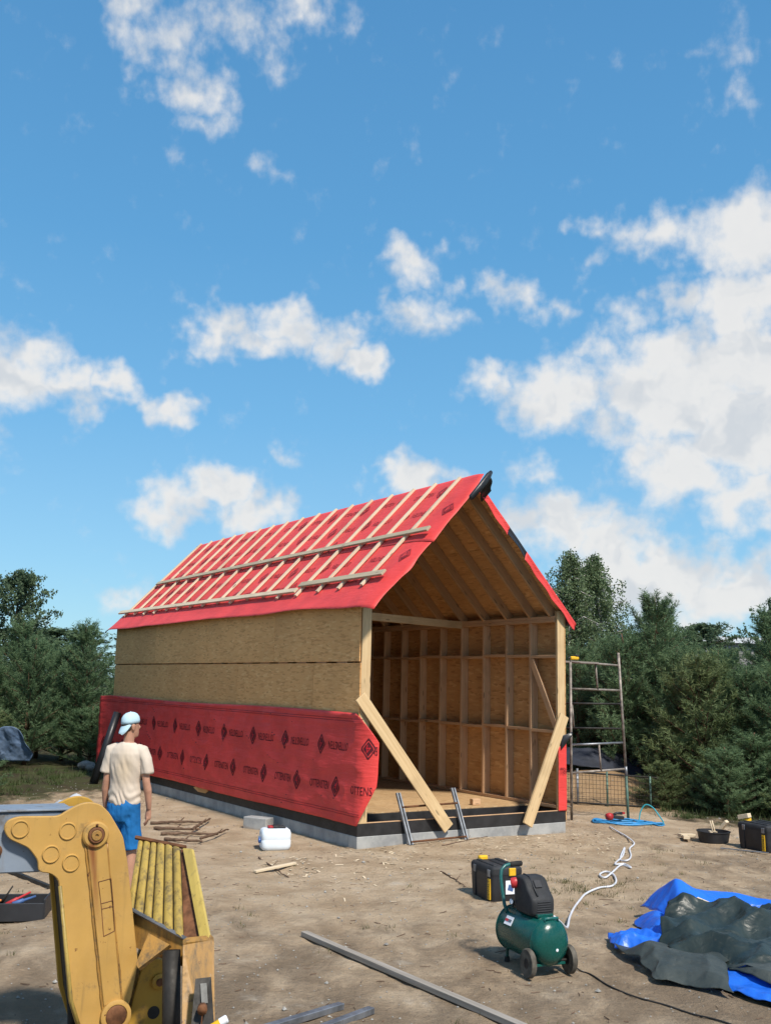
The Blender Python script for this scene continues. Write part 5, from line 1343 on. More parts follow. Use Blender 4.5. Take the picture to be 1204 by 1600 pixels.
gplank('plank', (-0.598, 8.908), (0.93, 6.66), 0.062, 0.04, M['grey_wood'], 'long grey weathered plank lying across the foreground sand', 'plank', 0.01)
gplank('batten_offcut', (-1.363, 11.75), (-0.951, 12.205), 0.055, 0.025, M['batten'], 'short pale wooden slat on the sand before the jerry can', 'slat', 0.01)
gplank('steel_bar', (-0.66, 6.50), (-0.212, 7.02), 0.055, 0.04, M['galv'], 'grey steel bar at the bottom edge, nearer the yellow bucket', 'steel bar', 0.0)
gplank('steel_bar', (-0.40, 6.45), (-0.016, 6.957), 0.055, 0.04, M['galv'], 'grey steel bar at the bottom edge, nearer the long plank', 'steel bar', 0.0)
gplank('steel_bar', (-4.05, 11.52), (-3.25, 10.50), 0.04, 0.04, M['dark_steel'], 'dark steel bar on the sand under the grey-blue boom', 'steel bar', 0.0)
def stick(pts, r0, label, seed):
    rnd = random.Random(seed); P = splined([(x, y, GZ(x, y)+r0*0.8+dz_) for x, y, dz_ in pts], 7)
    P = [p + Vector((rnd.uniform(-1, 1)*0.012, rnd.uniform(-1, 1)*0.012, rnd.uniform(0, 1)*0.008)) for p in P]
    n = len(P); mb = MB().tube(P, [r0*(1-0.5*i/n)*rnd.uniform(0.85, 1.15) for i in range(n)], 7)
    i = n//2
    mb.tube([P[i], P[i]+Vector((0.05, 0.06, 0.05))], [r0*0.5, r0*0.3], 5)
    return tag(part('stick', mb, M['stick'], None, smoothf=True), label, 'stick', 'dry sticks before the long wall')
stick([(-3.296, 15.191, 0), (-2.9, 15.28, 0.03), (-2.508, 15.256, 0.02)], 0.022, 'dry stick lying farthest back beside the person', 1)
stick([(-3.135, 14.636, 0), (-2.8, 14.60, 0.02), (-2.487, 14.617, 0.02)], 0.024, 'dry stick lying second from the back beside the person', 2)
stick([(-2.55, 14.43, 0.05), (-2.516, 15.0, 0.05), (-2.50, 15.55, 0.03)], 0.020, 'dry stick crossing the right ends of the two rear sticks', 3)
stick([(-2.931, 14.188, 0), (-2.55, 14.25, 0.02), (-2.169, 14.191, 0.02)], 0.022, 'dry stick lying third from the back beside the person', 4)
stick([(-2.80, 13.759, 0), (-2.5, 13.62, 0.02), (-2.259, 13.518, 0.02)], 0.024, 'dry stick lying nearest the bucket beside the person', 5)
stick([(-2.30, 13.58, 0.05), (-2.16, 14.1, 0.05), (-2.09, 14.55, 0.03)], 0.020, 'dry stick crossing the right ends of the two front sticks', 6)
stick([(-1.412, 12.575, 0), (-1.2, 12.1, 0.0), (-0.975, 11.57, 0)], 0.010, 'thin dark stick lying under the pale slat', 7)
stick([(0.839, 13.60, 0), (1.2, 14.0, 0), (1.50, 14.45, 0)], 0.006, 'thin dark twig on the sand right of the ladder', 8)
stick([(0.72, 11.95, 0), (0.86, 11.5, 0), (0.93, 11.15, 0)], 0.008, 'thin dark twig left of the tool box', 9)

# tool tray at the left edge
ty = empty('tool_tray', on(-3.22, 9.36), 0.15, 'black open tray of small tools on the sand at the left edge', 'tray')
tw, td, thh = 0.62, 0.40, 0.15
for (c, s_) in (((0, 0, 0.01), (tw*0.94, td*0.94, 0.02)), ((0, -td/2, thh/2+0.005), (tw, 0.018, thh)), ((0, td/2, thh/2+0.005), (tw, 0.018, thh)), ((-tw/2, 0, thh/2+0.005), (0.018, td-0.02, thh)), ((tw/2, 0, thh/2+0.02), (0.018, td-0.02, thh+0.03))):
    part('tray_side' if s_[2] > 0.05 else 'tray_floor', MB().box(c, s_, ch=0.004), M['black_plastic'], ty)
def trayitem(nm, a, b, r_, mat, label, cat):
    Mt = Matrix.Translation(ty.location) @ Matrix.Rotation(0.15, 4, 'Z')
    a, b = Mt @ Vector(a), Mt @ Vector(b)
    tag(part(nm, MB().tube([a, a.lerp(b, 0.45), a.lerp(b, 0.5), b], [r_, r_, r_*0.6, r_*0.5], 8), mat, None, smoothf=True), label, cat)
trayitem('screwdriver', (-0.05, 0.02, 0.10), (0.14, 0.10, 0.19), 0.018, M['tool_red'], 'red handled tool lying in the black tray', 'tool')
trayitem('screwdriver', (0.02, -0.06, 0.12), (0.20, 0.02, 0.17), 0.020, M['tool_blue'], 'blue handled tool lying in the black tray', 'tool')
trayitem('pliers', (-0.10, 0.05, 0.10), (0.0, 0.0, 0.26), 0.014, M['dark_steel'], 'dark steel tool sticking up from the black tray', 'tool')
trayitem('screwdriver', (-0.24, 0.05, 0.13), (-0.08, -0.05, 0.15), 0.020, M['tool_orange'], 'orange handled tool at the left end of the black tray', 'tool')

# black film roll leaning on the far end of the wall membrane
rl = empty('film_roll', (0, 0, 0), 0, 'long black film roll leaning behind the person on the red membrane', 'film roll')
a, b_ = on(-5.66, 20.62, 0.02), Vector((-5.34, 20.86, 1.40))
part('roll', MB().tube([a, a.lerp(b_, 0.5), b_], [0.085, 0.08, 0.075], 14), M['black_film'], rl, smoothf=True)
dv_ = (b_-a).normalized()
part('core', MB().tube([b_-dv_*0.02, b_+dv_*0.012], 0.03, 10), M['stick'], rl)

# ================================================================== tarpaulin heap
tp = empty('tarpaulin', on(2.9, 8.9), 0, 'crumpled blue and dark green tarpaulin heaped on the ground', 'tarpaulin')
TPI = Matrix.Translation(tp.location).inverted()
def crumple(name, c00, c10, c11, c01, nu, nv, lift, amp, seed, mf, mbk, fold_dir=(1.0, 0.3), fold_f=5.0):
    """bilinear patch between four ground points, raised by lift(s, t), with sharp creases"""
    s_, t_ = np.meshgrid(np.linspace(0, 1, nu), np.linspace(0, 1, nv))
    c00, c10, c11, c01 = [np.array(c, float) for c in (c00, c10, c11, c01)]
    B_ = (c00[None, None]*(1-s_)[..., None]+c10[None, None]*s_[..., None])*(1-t_)[..., None] + (c01[None, None]*(1-s_)[..., None]+c11[None, None]*s_[..., None])*t_[..., None]
    x, y = B_[..., 0], B_[..., 1]
    ex = (fbm(x*2.2, y*2.2, seed+60, 3)-0.5)*0.28; ey = (fbm(x*2.2+9, y*2.2, seed+61, 3)-0.5)*0.28
    x = x+ex; y = y+ey
    wx_ = x+0.35*(fbm(x*1.1, y*1.1, seed+2, 2)-0.5); wy_ = y+0.35*(fbm(x*1.1+4, y*1.1, seed+4, 2)-0.5)
    def crease(dx_, dy_, fr_, sd_):
        q = (wx_*dx_+wy_*dy_)*fr_ + 1.1*fbm(wx_*1.2+sd_, wy_*1.2, seed+sd_, 2)
        r_ = 1-np.abs(2*(q-np.floor(q))-1)
        return np.maximum(0, r_-0.25)/0.75*(0.35+0.65*fbm(wx_*1.5, wy_*1.5+sd_, seed+sd_+5, 2))
    f0, f1 = fold_dir
    z = B_[..., 2] + lift(s_, t_) + amp*(0.75*crease(f0, f1, fold_f, 1)**1.2 + 0.40*crease(f0*0.8-f1*0.6, f1*0.8+f0*0.6, fold_f*1.5, 17)
        + 0.20*crease(-f1, f0, fold_f*1.8, 31) + 0.05*crease(f0*0.5+f1, f1*0.5-f0, fold_f*3.6, 47) + 0.12*(1-np.abs(2*fbm(x*6.0, y*6.0, seed+11, 3)-1)) + 0.30*fbm(x*0.9, y*0.9, seed+19, 2))
    z = np.maximum(z, gz(x, y)+0.006)
    Pm = np.stack([x, y, z], -1) - np.array(tp.location)
    return sheet(name, Pm, M[mf], M[mbk], tp, thick=0.004)
edge = lambda s, t: np.clip(np.minimum(np.minimum(s, 1-s), np.minimum(t, 1-t))*7, 0, 1)
crumple('main_sheet', (2.25, 8.22, 0), (3.40, 7.00, 0), (4.75, 9.30, 0.04), (2.66, 9.52, 0.06), 140, 130,
        lambda s, t: edge(s, t)*(0.02+0.05*np.exp(-((s-0.30)/0.25)**2-((t-0.72)/0.22)**2)+0.03*np.sin(3*s+2*t)**2), 0.20, 3, 'tarp_green', 'tarp_blue', (0.55, 1.0), 1.5)
crumple('blue_edge', (2.44, 9.20, -0.02), (4.85, 8.95, 0.02), (4.85, 9.95, 0.04), (2.58, 10.10, 0.02), 130, 56,
        lambda s, t: (0.23+0.03*np.sin(9*s))*np.sin(np.pi*np.clip(t, 0, 1))**0.8*np.clip(s*9+0.30, 0, 1)+0.10*np.exp(-((s-0.09)/0.06)**2)*np.sin(np.pi*t), 0.05, 23, 'tarp_blue', 'tarp_green', (0.15, 1.0), 2.0)
crumple('blue_side', (2.26, 8.85, 0.0), (2.62, 8.9, 0.02), (2.66, 9.75, 0.06), (2.42, 9.70, 0.0), 40, 60,
        lambda s, t: 0.10*np.sin(np.pi*s)*np.sin(np.pi*np.clip(t*0.8+0.2, 0, 1)), 0.06, 33, 'tarp_blue', 'tarp_green', (1.0, 0.2), 2.4)
crumple('blue_clump', (1.95, 8.60, 0.0), (2.42, 8.50, 0.02), (2.55, 9.02, 0.02), (2.04, 9.06, 0.0), 70, 60,
        lambda s, t: edge(s, t)*0.06, 0.10, 43, 'tarp_blue', 'tarp_green', (0.9, 0.6), 4.0)
crumple('front_flap', (2.06, 7.80, 0.0), (2.52, 7.42, 0.0), (2.72, 8.25, 0.07), (2.00, 8.60, 0.03), 70, 60,
        lambda s, t: 0.08*np.sin(np.pi*np.clip(t, 0, 1))*np.clip(s*6, 0, 1)*np.clip((1-s)*5, 0, 1), 0.07, 53, 'tarp_grey', 'tarp_blue', (0.8, -0.7), 1.5)
crumple('blue_front', (2.40, 7.62, 0.0), (2.85, 7.05, 0.0), (3.05, 7.45, 0.03), (2.55, 8.05, 0.02), 70, 36,
        lambda s, t: edge(s, t)*0.03, 0.06, 63, 'tarp_blue', 'tarp_green', (0.8, 0.7), 2.6)
crumple('green_front', (2.58, 7.78, 0.04), (3.30, 6.80, 0.02), (3.60, 7.35, 0.08), (2.62, 8.10, 0.07), 80, 40,
        lambda s, t: edge(s, t)*0.04, 0.07, 73, 'tarp_grey', 'tarp_blue', (0.8, 0.6), 1.6)
o = part('board_corner', MB().prism([(0, 0), (0.34, 0.02), (0.20, 0.12)], 0, 0.018), M['batten'], None, Matrix.Translation((2.66, 9.30, 0.235)) @ Matrix.Rotation(R(-62), 4, 'X'))
tag(o, 'pale board corner peeking out between the tarpaulin folds', 'board')

# clear film by the boom, junk pile, pale blue cover behind the left trees
s_, t_ = np.meshgrid(np.linspace(0, 1, 34), np.linspace(0, 1, 26))
x = -5.35+0.75*s_; y = 16.5+0.8*t_
z = gz(x, y)+0.01+0.22*np.sin(np.pi*s_)*np.sin(np.pi*t_)*(0.35+fbm(s_*5, t_*5, 4, 3))
tag(sheet('plastic_film', np.stack([x, y, z], -1), M['sheet_clear'], M['sheet_clear']), 'crumpled whitish plastic film on the sand behind the boom', 'film')
random.seed(21)
for k in range(11):
    a = random.uniform(0, 6.28); r_ = random.uniform(0, 0.42)
    x, y = -6.55+r_*math.cos(a)*1.3, 23.4+r_*math.sin(a)*0.7; q = random.uniform(0.09, 0.17)
    bm = bmesh.new(); bmesh.ops.create_icosphere(bm, subdivisions=2, radius=q)
    for v in bm.verts:
        n_ = float(fbm(np.array(v.co.x*7+k*3), np.array(v.co.y*7+v.co.z*5), k, 2)); v.co *= 0.72+0.55*n_; v.co.z *= 0.62
    me = bpy.data.meshes.new('stone'); bm.to_mesh(me); bm.free(); me.materials.append(M['stone'])
    o = link('stone', me, None, Matrix.Translation(on(x, y, q*0.35+0.14*(0.42-r_))) @ Matrix.Rotation(a, 4, 'Z'))
    tag(o, 'grey rubble stone in the heap before the left pines', 'stone', 'rubble stones before the left pines')
s_, t_ = np.meshgrid(np.linspace(0, 1, 40), np.linspace(0, 1, 30))
x = -8.35+0.7*s_+0.08*np.sin(t_*5); y = 22.6-0.25*t_+0.02*np.sin(s_*9); z = 0.25+0.75*t_-0.25*(np.abs(s_-0.5)*2)**3*t_
tag(sheet('blue_cover', np.stack([x, y+0.06*fbm(s_*6, t_*6, 2, 3), z], -1), M['tarp_pale'], M['tarp_pale']), 'pale blue plastic cover hanging among the left pines', 'cover')

# ================================================================== fence panel and dark net at the right
fp = empty('fence_panel', on(3.85, 18.45), -0.12, 'dark wire fence panel leaning by the sand bank behind the scaffold', 'fence')
fz = lambda x: 0.0
tube('post', (-0.32, 0, -0.1), (-0.32, 0.06, 0.62), 0.022, M['galv'], fp)
tube('post', (0.20, 0, -0.1), (0.20, 0.06, 0.58), 0.018, M['scaf_green'], fp)
tube('post', (0.95, 0, -0.1), (0.95, 0.06, 0.52), 0.018, M['scaf_green'], fp)
tube('top_rail', (-1.0, 0.06, 0.58), (1.1, 0.06, 0.50), 0.016, M['dark_steel'], fp)
tube('bottom_rail', (-1.0, 0.0, 0.05), (1.1, 0.0, 0.0), 0.016, M['dark_steel'], fp)
mb = MB()
for k in range(34):
    x = -0.98+k*0.062; mb.tube([(x, 0.0, 0.03), (x, 0.05, 0.55)], 0.0028, 4)
for k in range(7):
    mb.tube([(-1.0, 0.004*k, 0.08+0.075*k), (1.1, 0.004*k, 0.04+0.072*k)], 0.0028, 4)
part('wire_mesh', mb, M['dark_steel'], fp)
s_, t_ = np.meshgrid(np.linspace(0, 1, 50), np.linspace(0, 1, 20))
x = 3.0+2.2*s_; y = 20.2+0.5*t_+0.1*np.sin(s_*9); z = gz(x, y)*0.6+0.42+0.28*t_-0.35*s_*(1-t_*0.5)+0.07*fbm(s_*8, t_*6, 3, 3)
tag(sheet('dark_net', np.stack([x, y, z], -1), M['net'], M['net']), 'dark blue net sheet spread over the bank under the pines', 'net')

# ================================================================== far hall
hb = empty('far_hall', (23.5, 72, 0), 0.12, 'long grey hall with white roof edge far behind the right trees', 'building')
part('wall', MB().box((0, 0, 2.65), (14, 9, 5.3), ch=0.02), M['wall_far'], hb)
part('roof', MB().prism([(-7.4, 5.3), (7.4, 5.3), (7.4, 5.62), (-7.4, 5.75)], -4.9, 4.9), M['roof_far'], hb)
for k in range(6):
    part('window', MB().box((-5.6+k*2.2, -4.51, 3.4), (1.1, 0.06, 0.8), ch=0.01), M['dark_steel'], hb)

# ================================================================== trees
def tri_mesh(name, T, mat):
    """T: (n, 3, 3) triangles"""
    n = len(T); return mesh_np(name, T.reshape(-1, 3), np.arange(n*3).reshape(-1, 3), mat, False)
def unit(a): return a/(np.linalg.norm(a, axis=-1, keepdims=True)+1e-9)
def shoots_to_tris(pos, dr, ln, K, nl, nw, rng):
    """bottle-brush shoots: K needles round each axis"""
    N = len(pos)
    t = rng.uniform(0.0, 1.0, (N, K, 1)); base = pos[:, None]+dr[:, None]*ln[:, None, None]*t
    rv = unit(rng.normal(size=(N, K, 3))); rv = unit(rv - dr[:, None]*(rv*dr[:, None]).sum(-1, keepdims=True))
    nd_ = unit(dr[:, None]*rng.uniform(0.45, 1.1, (N, K, 1)) + rv)
    side = unit(np.cross(nd_, rng.normal(size=(N, K, 3))))
    L_ = nl*rng.uniform(0.7, 1.2, (N, K, 1))
    T = np.stack([base+side*nw*0.5, base-side*nw*0.5, base+nd_*L_], 2)
    return T.reshape(-1, 3, 3)
def pine_mesh(seed, Hh, rmax, mat):
    rng = np.random.default_rng(seed); wood = MB()
    bend = [Vector((0.06*math.sin(i*0.9+seed)*i/9, 0.06*math.cos(i*0.7+seed)*i/9, Hh*i/9)) for i in range(10)]
    wood.tube(bend, [0.055*Hh/4*(1-i/9.6)+0.008 for i in range(10)], 7)
    P_, D_, L_ = [], [], []
    z = 0.10*Hh*rng.uniform(0.4, 1.0)
    while z < Hh-0.25:
        h_ = z/Hh; R_ = rmax*(1-h_)**0.62*(0.85+0.15*min(1, h_*4)); nb_ = rng.integers(6, 9); a0 = rng.uniform(0, 6.28)
        c = np.array(bend[0].lerp(bend[-1], h_)); c[2] = z
        for k in range(nb_):
            a = a0+k*2*math.pi/nb_+rng.uniform(-0.3, 0.3); Lb = R_*rng.uniform(0.65, 1.15)
            el0 = rng.uniform(0.15, 0.45)+0.5*h_; pts = [c]
            d = np.array([math.cos(a)*math.cos(el0), math.sin(a)*math.cos(el0), math.sin(el0)])
            ns = max(4, int(Lb/0.11))
            for i in range(ns):
                d = unit(d+np.array([0, 0, 0.055])+rng.normal(size=3)*0.05); pts.append(pts[-1]+d*Lb/ns)
            wood.tube([pts[0], pts[ns//2], pts[-1]], [0.016*(1-h_*0.6), 0.010, 0.004], 4)
            for i in range(max(1, int(ns*0.22)), ns+1):
                f_ = i/ns
                P_.append(pts[i]); D_.append(unit(d+rng.normal(size=3)*0.3+np.array([0, 0, 0.75]))); L_.append(rng.uniform(0.13, 0.24))
                for s_ in (-1, 1):
                    if rng.random() < 0.85:
                        sd_ = unit(np.cross(d, [0, 0, 1.0])*s_*rng.uniform(0.5, 1.1)+d*0.8+np.array([0, 0, rng.uniform(-0.1, 0.5)]))
                        tl = Lb*(1-f_*0.75)*rng.uniform(0.15, 0.42); m_ = max(1, int(tl/0.12))
                        for q in range(1, m_+1):
                            P_.append(pts[i]+sd_*tl*q/m_); D_.append(unit(sd_+rng.normal(size=3)*0.35+np.array([0, 0, 0.7]))); L_.append(rng.uniform(0.12, 0.22))
            P_.append(pts[-1]); D_.append(unit(d+np.array([0, 0, 0.9]))); L_.append(0.28)
        z += rng.uniform(0.26, 0.38)*(1.0-0.25*h_)
    for k in range(9):                                            # leader and top candles
        a = rng.uniform(0, 6.28); P_.append(np.array([0.02*math.cos(a), 0.02*math.sin(a), Hh-0.30+0.05*k*(k < 5)])); q = 0.0 if k < 4 else 0.55
        D_.append(unit(np.array([q*math.cos(a), q*math.sin(a), 1.0]))); L_.append(0.30)
    T = shoots_to_tris(np.array(P_), np.array(D_), np.array(L_), 18, 0.09, 0.0145, rng)
    return tri_mesh('crown', T, mat), build(wood, 'trunk', M['bark'], True)
def leafy_mesh(seed, Hh, rmax, mat, bark, weep=0.5, nleaf=9000, leaf=0.075, low=0.2, shape=1.0):
    rng = np.random.default_rng(seed); wood = MB()
    bend = [Vector((0.12*math.sin(i*0.8+seed)*i/9, 0.12*math.cos(i*0.6+seed)*i/9, Hh*0.97*i/9)) for i in range(10)]
    wood.tube(bend, [0.09*Hh/6*(1-i/9.4)+0.008 for i in range(10)], 8)
    C_, W_ = [], []
    nb_ = 60
    for k in range(nb_):
        h_ = low+(0.99-low)*(k/nb_)**0.9; a = k*2.4+rng.uniform(-0.4, 0.4)
        R_ = rmax*math.sin(math.pi*min(1, (h_-low)/(1-low)*0.80+0.20))**0.7*shape*rng.uniform(0.6, 1.15)
        i = h_*9/0.97; i0 = min(8, int(i)); p = bend[i0].lerp(bend[i0+1], min(1, i-i0))
        el = rng.uniform(0.5, 1.0); d = np.array([math.cos(a)*math.cos(el), math.sin(a)*math.cos(el), math.sin(el)]); pts = [np.array(p)]
        for q in range(6):
            d = unit(d+np.array([0, 0, -0.28*weep*(q > 1)])+rng.normal(size=3)*0.10); pts.append(pts[-1]+d*R_/5)
        wood.tube([pts[0], pts[3], pts[-1]], [0.020*(1.1-h_), 0.012, 0.004], 4)
        for q in range(2, 7):
            for r_ in range(3):
                st = pts[q]+rng.normal(size=3)*0.10*rmax*0.5
                ln = rng.uniform(0.2, 0.75)*(0.4+weep)*min(1, rmax)
                C_.append((st, st+np.array([rng.normal()*0.08, rng.normal()*0.08, -ln*weep+0.12*(1-weep)])+unit(d)*0.15*(1-weep)))
    m_ = len(C_); A = np.array([c[0] for c in C_]); Bq = np.array([c[1] for c in C_])
    idx = rng.integers(0, m_, nleaf); t = rng.uniform(0, 1, (nleaf, 1)); c = A[idx]*(1-t)+Bq[idx]*t+rng.normal(size=(nleaf, 3))*0.045
    d = unit(rng.normal(size=(nleaf, 3))+np.array([0, 0, -0.9*weep])); s_ = unit(np.cross(d, rng.normal(size=(nleaf, 3))))
    ls = leaf*rng.uniform(0.6, 1.25, (nleaf, 1))
    q = np.stack([c-d*ls*0.5, c+s_*ls*0.36, c+d*ls*0.55, c-s_*ls*0.36], 1)
    me = mesh_np('crown', q.reshape(-1, 3), np.arange(nleaf*4).reshape(-1, 4), mat, False)
    return me, build(wood, 'trunk', bark, True)
PV = [pine_mesh(101, 3.6, 1.35, M['needle']), pine_mesh(102, 4.2, 1.5, M['needle']), pine_mesh(103, 3.0, 1.3, M['needle']), pine_mesh(104, 3.8, 1.25, M['needle']), pine_mesh(105, 2.4, 1.15, M['needle2'])]
PH = [3.6, 4.2, 3.0, 3.8, 2.4]
def tree(name, pair, x, y, sc_, rz, label, group, lean_=0.0):
    t = empty(name, on(x, y, -0.05), rz, label, 'tree', group); t.scale = (sc_[0], sc_[0], sc_[1]) if isinstance(sc_, tuple) else (sc_,)*3
    link('trunk', pair[1], t); link('crown', pair[0], t); return t
rngt = random.Random(5)
def pine(x, y, Hh, vi, label, group, wide=1.0):
    k = Hh/PH[vi]; return tree('pine_tree', PV[vi], x, y, (k*wide, k), rngt.uniform(0, 6.28), label, group)
GR = 'young pines right of the building'; GL = 'young pines left of the building'
for i, (x, y, h_, v, lab) in enumerate([
    (5.7, 21.2, 3.95, 1, 'young pine with tall candle tips just right of the birches'), (6.75, 20.6, 2.95, 0, 'bushy young pine in the middle of the right-hand row'),
    (7.75, 19.9, 3.75, 3, 'young pine at the right edge of the photo, tallest there'), (6.05, 19.3, 2.65, 4, 'low yellowish pine in front of the right-hand row'),
    (7.35, 18.5, 2.7, 2, 'low spreading pine before the row, above the right tool box'), (5.0, 20.9, 3.0, 2, 'pine close behind the scaffold top'),
    (4.2, 21.9, 3.0, 0, 'pine behind the scaffold, next to the corner post'), (8.6, 18.4, 3.1, 0, 'broad pine cut by the right edge of the photo')]):
    pine(x, y, h_, v, lab, GR, 1.12)
for i, (x, y, h_, v) in enumerate([(6.3, 22.8, 3.7, 3), (7.6, 22.4, 3.0, 1), (8.8, 21.8, 4.1, 0), (5.2, 23.3, 3.3, 3), (9.6, 20.2, 3.7, 1), (10.4, 18.6, 3.4, 3), (9.4, 16.6, 2.9, 2), (3.2, 23.8, 3.2, 1),
        (2.2, 26.5, 3.6, 0), (7.0, 25.6, 4.2, 0), (9.3, 25.0, 3.2, 3), (11.2, 23.2, 4.4, 1), (12.4, 20.5, 4.0, 0), (11.6, 16.4, 3.4, 2), (13.5, 25.5, 5, 3), (11.6, 28.4, 4.8, 1), (5.0, 28.0, 4.2, 0), (14.8, 18.2, 4, 1)]):
    pine(x, y, h_, v, 'dense young pine standing in the rows farther back at the right', 'rear pines at the right', 1.12)
for i, (x, y, h_, v, lab) in enumerate([
    (-7.3, 25.2, 3.45, 3, 'pine with candle tips next to the far end of the red membrane'), (-8.3, 24.2, 3.0, 0, 'bushy pine in front of the gap in the left trees'),
    (-6.6, 27.2, 3.2, 1, 'pine just visible behind the left end of the roof'), (-9.4, 23.9, 3.15, 1, 'dark pine rising left of the gap in the left trees'),
    (-7.6, 16.9, 2.2, 4, 'low yellowish pine at the left edge above the boom'), (-10.0, 21.6, 3.9, 0, 'tall dark pine at the left edge of the photo')]):
    pine(x, y, h_, v, lab, GL, 1.15)
for i, (x, y, h_, v) in enumerate([(-8.9, 26.8, 3.0, 3), (-10.6, 25.0, 3.9, 0), (-11.6, 23.0, 4.2, 3), (-12.0, 20.5, 3.8, 1), (-9.9, 28.0, 3.6, 1), (-5.2, 29.0, 3.5, 0), (-3.0, 30.0, 3.6, 3), (-0.5, 29.5, 3.6, 1), (-12.8, 27.0, 5.0, 3), (-13.8, 23.5, 4.6, 0), (-11.0, 18.0, 3.2, 2), (-12.6, 15.8, 3.4, 0)]):
    pine(x, y, h_, v, 'dense young pine standing in the rows farther back at the left', 'rear pines at the left', 1.15)
BV = [leafy_mesh(201, 5.6, 0.95, M['leaf'], M['birch_bark'], 0.95, 26000, 0.058, 0.08), leafy_mesh(202, 5.5, 0.9, M['leaf'], M['birch_bark'], 0.9, 24000, 0.058, 0.08)]
tree('birch_tree', BV[0], 4.55, 24.6, (1.0, 1.0), 0.4, 'left of two tall weeping birches behind the scaffold', 'birches')
tree('birch_tree', BV[1], 5.35, 24.9, (1.0, 1.0), 2.1, 'right of two tall weeping birches behind the scaffold', 'birches')
DV = leafy_mesh(301, 5.2, 1.5, M['leaf_dark'], M['bark'], 0.2, 15000, 0.085, 0.15)
tree('broadleaf_tree', DV, -10.6, 29.3, (0.85, 0.97), 1.0, 'tallest broadleaf tree at the far left, thin top above the pines', None)
tree('broadleaf_tree', DV, -9.1, 30.5, (0.7, 0.56), 2.6, 'rounded broadleaf tree behind the left pines', None)
tree('broadleaf_tree', DV, -12.3, 29.0, (1.1, 0.80), 4.1, 'broadleaf tree cut by the left edge of the photo', None)
tree('broadleaf_tree', DV, 9.9, 24.6, (0.7, 0.86), 0.2, 'dark broadleaf tree rising at the right edge behind the pines', None)
tree('broadleaf_tree', DV, 18.2, 58, (2.0, 1.12), 0.9, 'far broadleaf tree left of the white-roofed hall', None)
tree('broadleaf_tree', DV, 15.6, 56, (2.2, 1.0), 2.9, 'farther broadleaf tree behind the pine row at the right', None)
for k in range(22):                                                # belt of far trees closing the horizon
    a = -1.3+2.6*k/21; rr = 62+9*math.sin(k*2.3)
    if 0.27 < math.tan(a) < 0.40: continue
    tree('broadleaf_tree', DV, math.sin(a)*rr, math.cos(a)*rr, (3.2, 0.78+0.12*math.sin(k*1.7)), k*1.3, 'far tree in the belt along the horizon', 'trees along the horizon')
def bush(x, y, s_, k, label, gr):
    t = tree('bush', PV[4] if k % 2 else PV[2], x, y, (s_*1.5, s_*0.8), k*1.9, label, gr); t['category'] = 'bush'
for k, (x, y, s_, lb) in enumerate(((6.0, 17.9, 0.5, 'low dark bush under the pines, right of the teal hose arch'), (7.1, 17.3, 0.48, 'low yellowish bush behind the right tool box'), (8.2, 16.8, 0.55, 'dark bush cut by the right edge of the photo'),
        (5.1, 18.6, 0.42, 'small yellowish bush at the right end of the fence panel'), (6.6, 18.3, 0.6, 'tallest bush under the right pines'), (7.7, 17.9, 0.62, 'dark bush under the pines above the right tool box'), (9.0, 17.2, 0.6, 'bush under the pines outside the right tool box'))):
    bush(x, y, s_, k, lb, 'bushes under the right pines')
for k, (x, y, s_, lb) in enumerate(((-7.2, 18.3, 0.42, 'small bush in the grass behind the plastic film'), (-8.2, 19.4, 0.6, 'yellowish bush at the left edge below the pines'), (-6.9, 16.2, 0.40, 'low bush just above the grey-blue boom'), (-8.5, 17.4, 0.7, 'broad bush at the left edge above the boom'),
        (-6.9, 24.6, 0.6, 'bush behind the rubble heap'), (-8.9, 23.0, 0.7, 'dark bush under the left pines near the pale blue cover'), (-9.6, 20.4, 0.75, 'tall bush among the pines at the left edge'), (-5.9, 26.2, 0.6, 'bush hidden behind the far wall corner'))):
    bush(x, y, s_, k, lb, 'bushes under the left pines')
for (x, y, h_, v) in ((-6.0, 25.6, 2.6, 2), (-8.0, 26.0, 2.9, 2), (-9.6, 24.4, 3.0, 0), (-10.4, 22.6, 3.2, 2), (-10.8, 20.0, 3.2, 0)):
    pine(x, y, h_, v, 'dense young pine standing in the rows farther back at the left', 'rear pines at the left', 1.2)
for (x, y, h_, v) in ((5.9, 20.2, 2.8, 2), (7.0, 19.4, 2.6, 0), (8.1, 18.9, 2.9, 3), (4.7, 22.4, 2.9, 1), (6.4, 21.7, 3.0, 2), (8.3, 20.9, 3.3, 0)):
    pine(x, y, h_, v, 'dense young pine standing in the rows farther back at the right', 'rear pines at the right', 1.2)

# ================================================================== ground litter
rg = np.random.default_rng(77)
def blades(n, xy, hgt, wdt, mat, name):
    x, y = xy; z = gz(x, y); c = np.stack([x, y, z-0.004], 1)
    a = rg.uniform(0, 6.28, n); lean_ = rg.normal(size=(n, 2))*0.55
    tipv = np.stack([lean_[:, 0], lean_[:, 1], np.ones(n)], 1); tipv = unit(tipv)*(hgt*rg.uniform(0.4, 1.2, n))[:, None]
    s_ = np.stack([np.cos(a), np.sin(a), np.zeros(n)], 1)*wdt
    T = np.stack([c-s_, c+s_, c+tipv], 1); o = link(name, tri_mesh(name, T, mat)); o['kind'] = 'stuff'; return o
def clumps(nc, per, rad, gen):
    cx, cy = gen(nc); k = np.repeat(np.arange(nc), per); r_ = np.abs(rg.normal(size=nc*per))*rad; a = rg.uniform(0, 6.28, nc*per)
    return cx[k]+r_*np.cos(a), cy[k]+r_*np.sin(a)
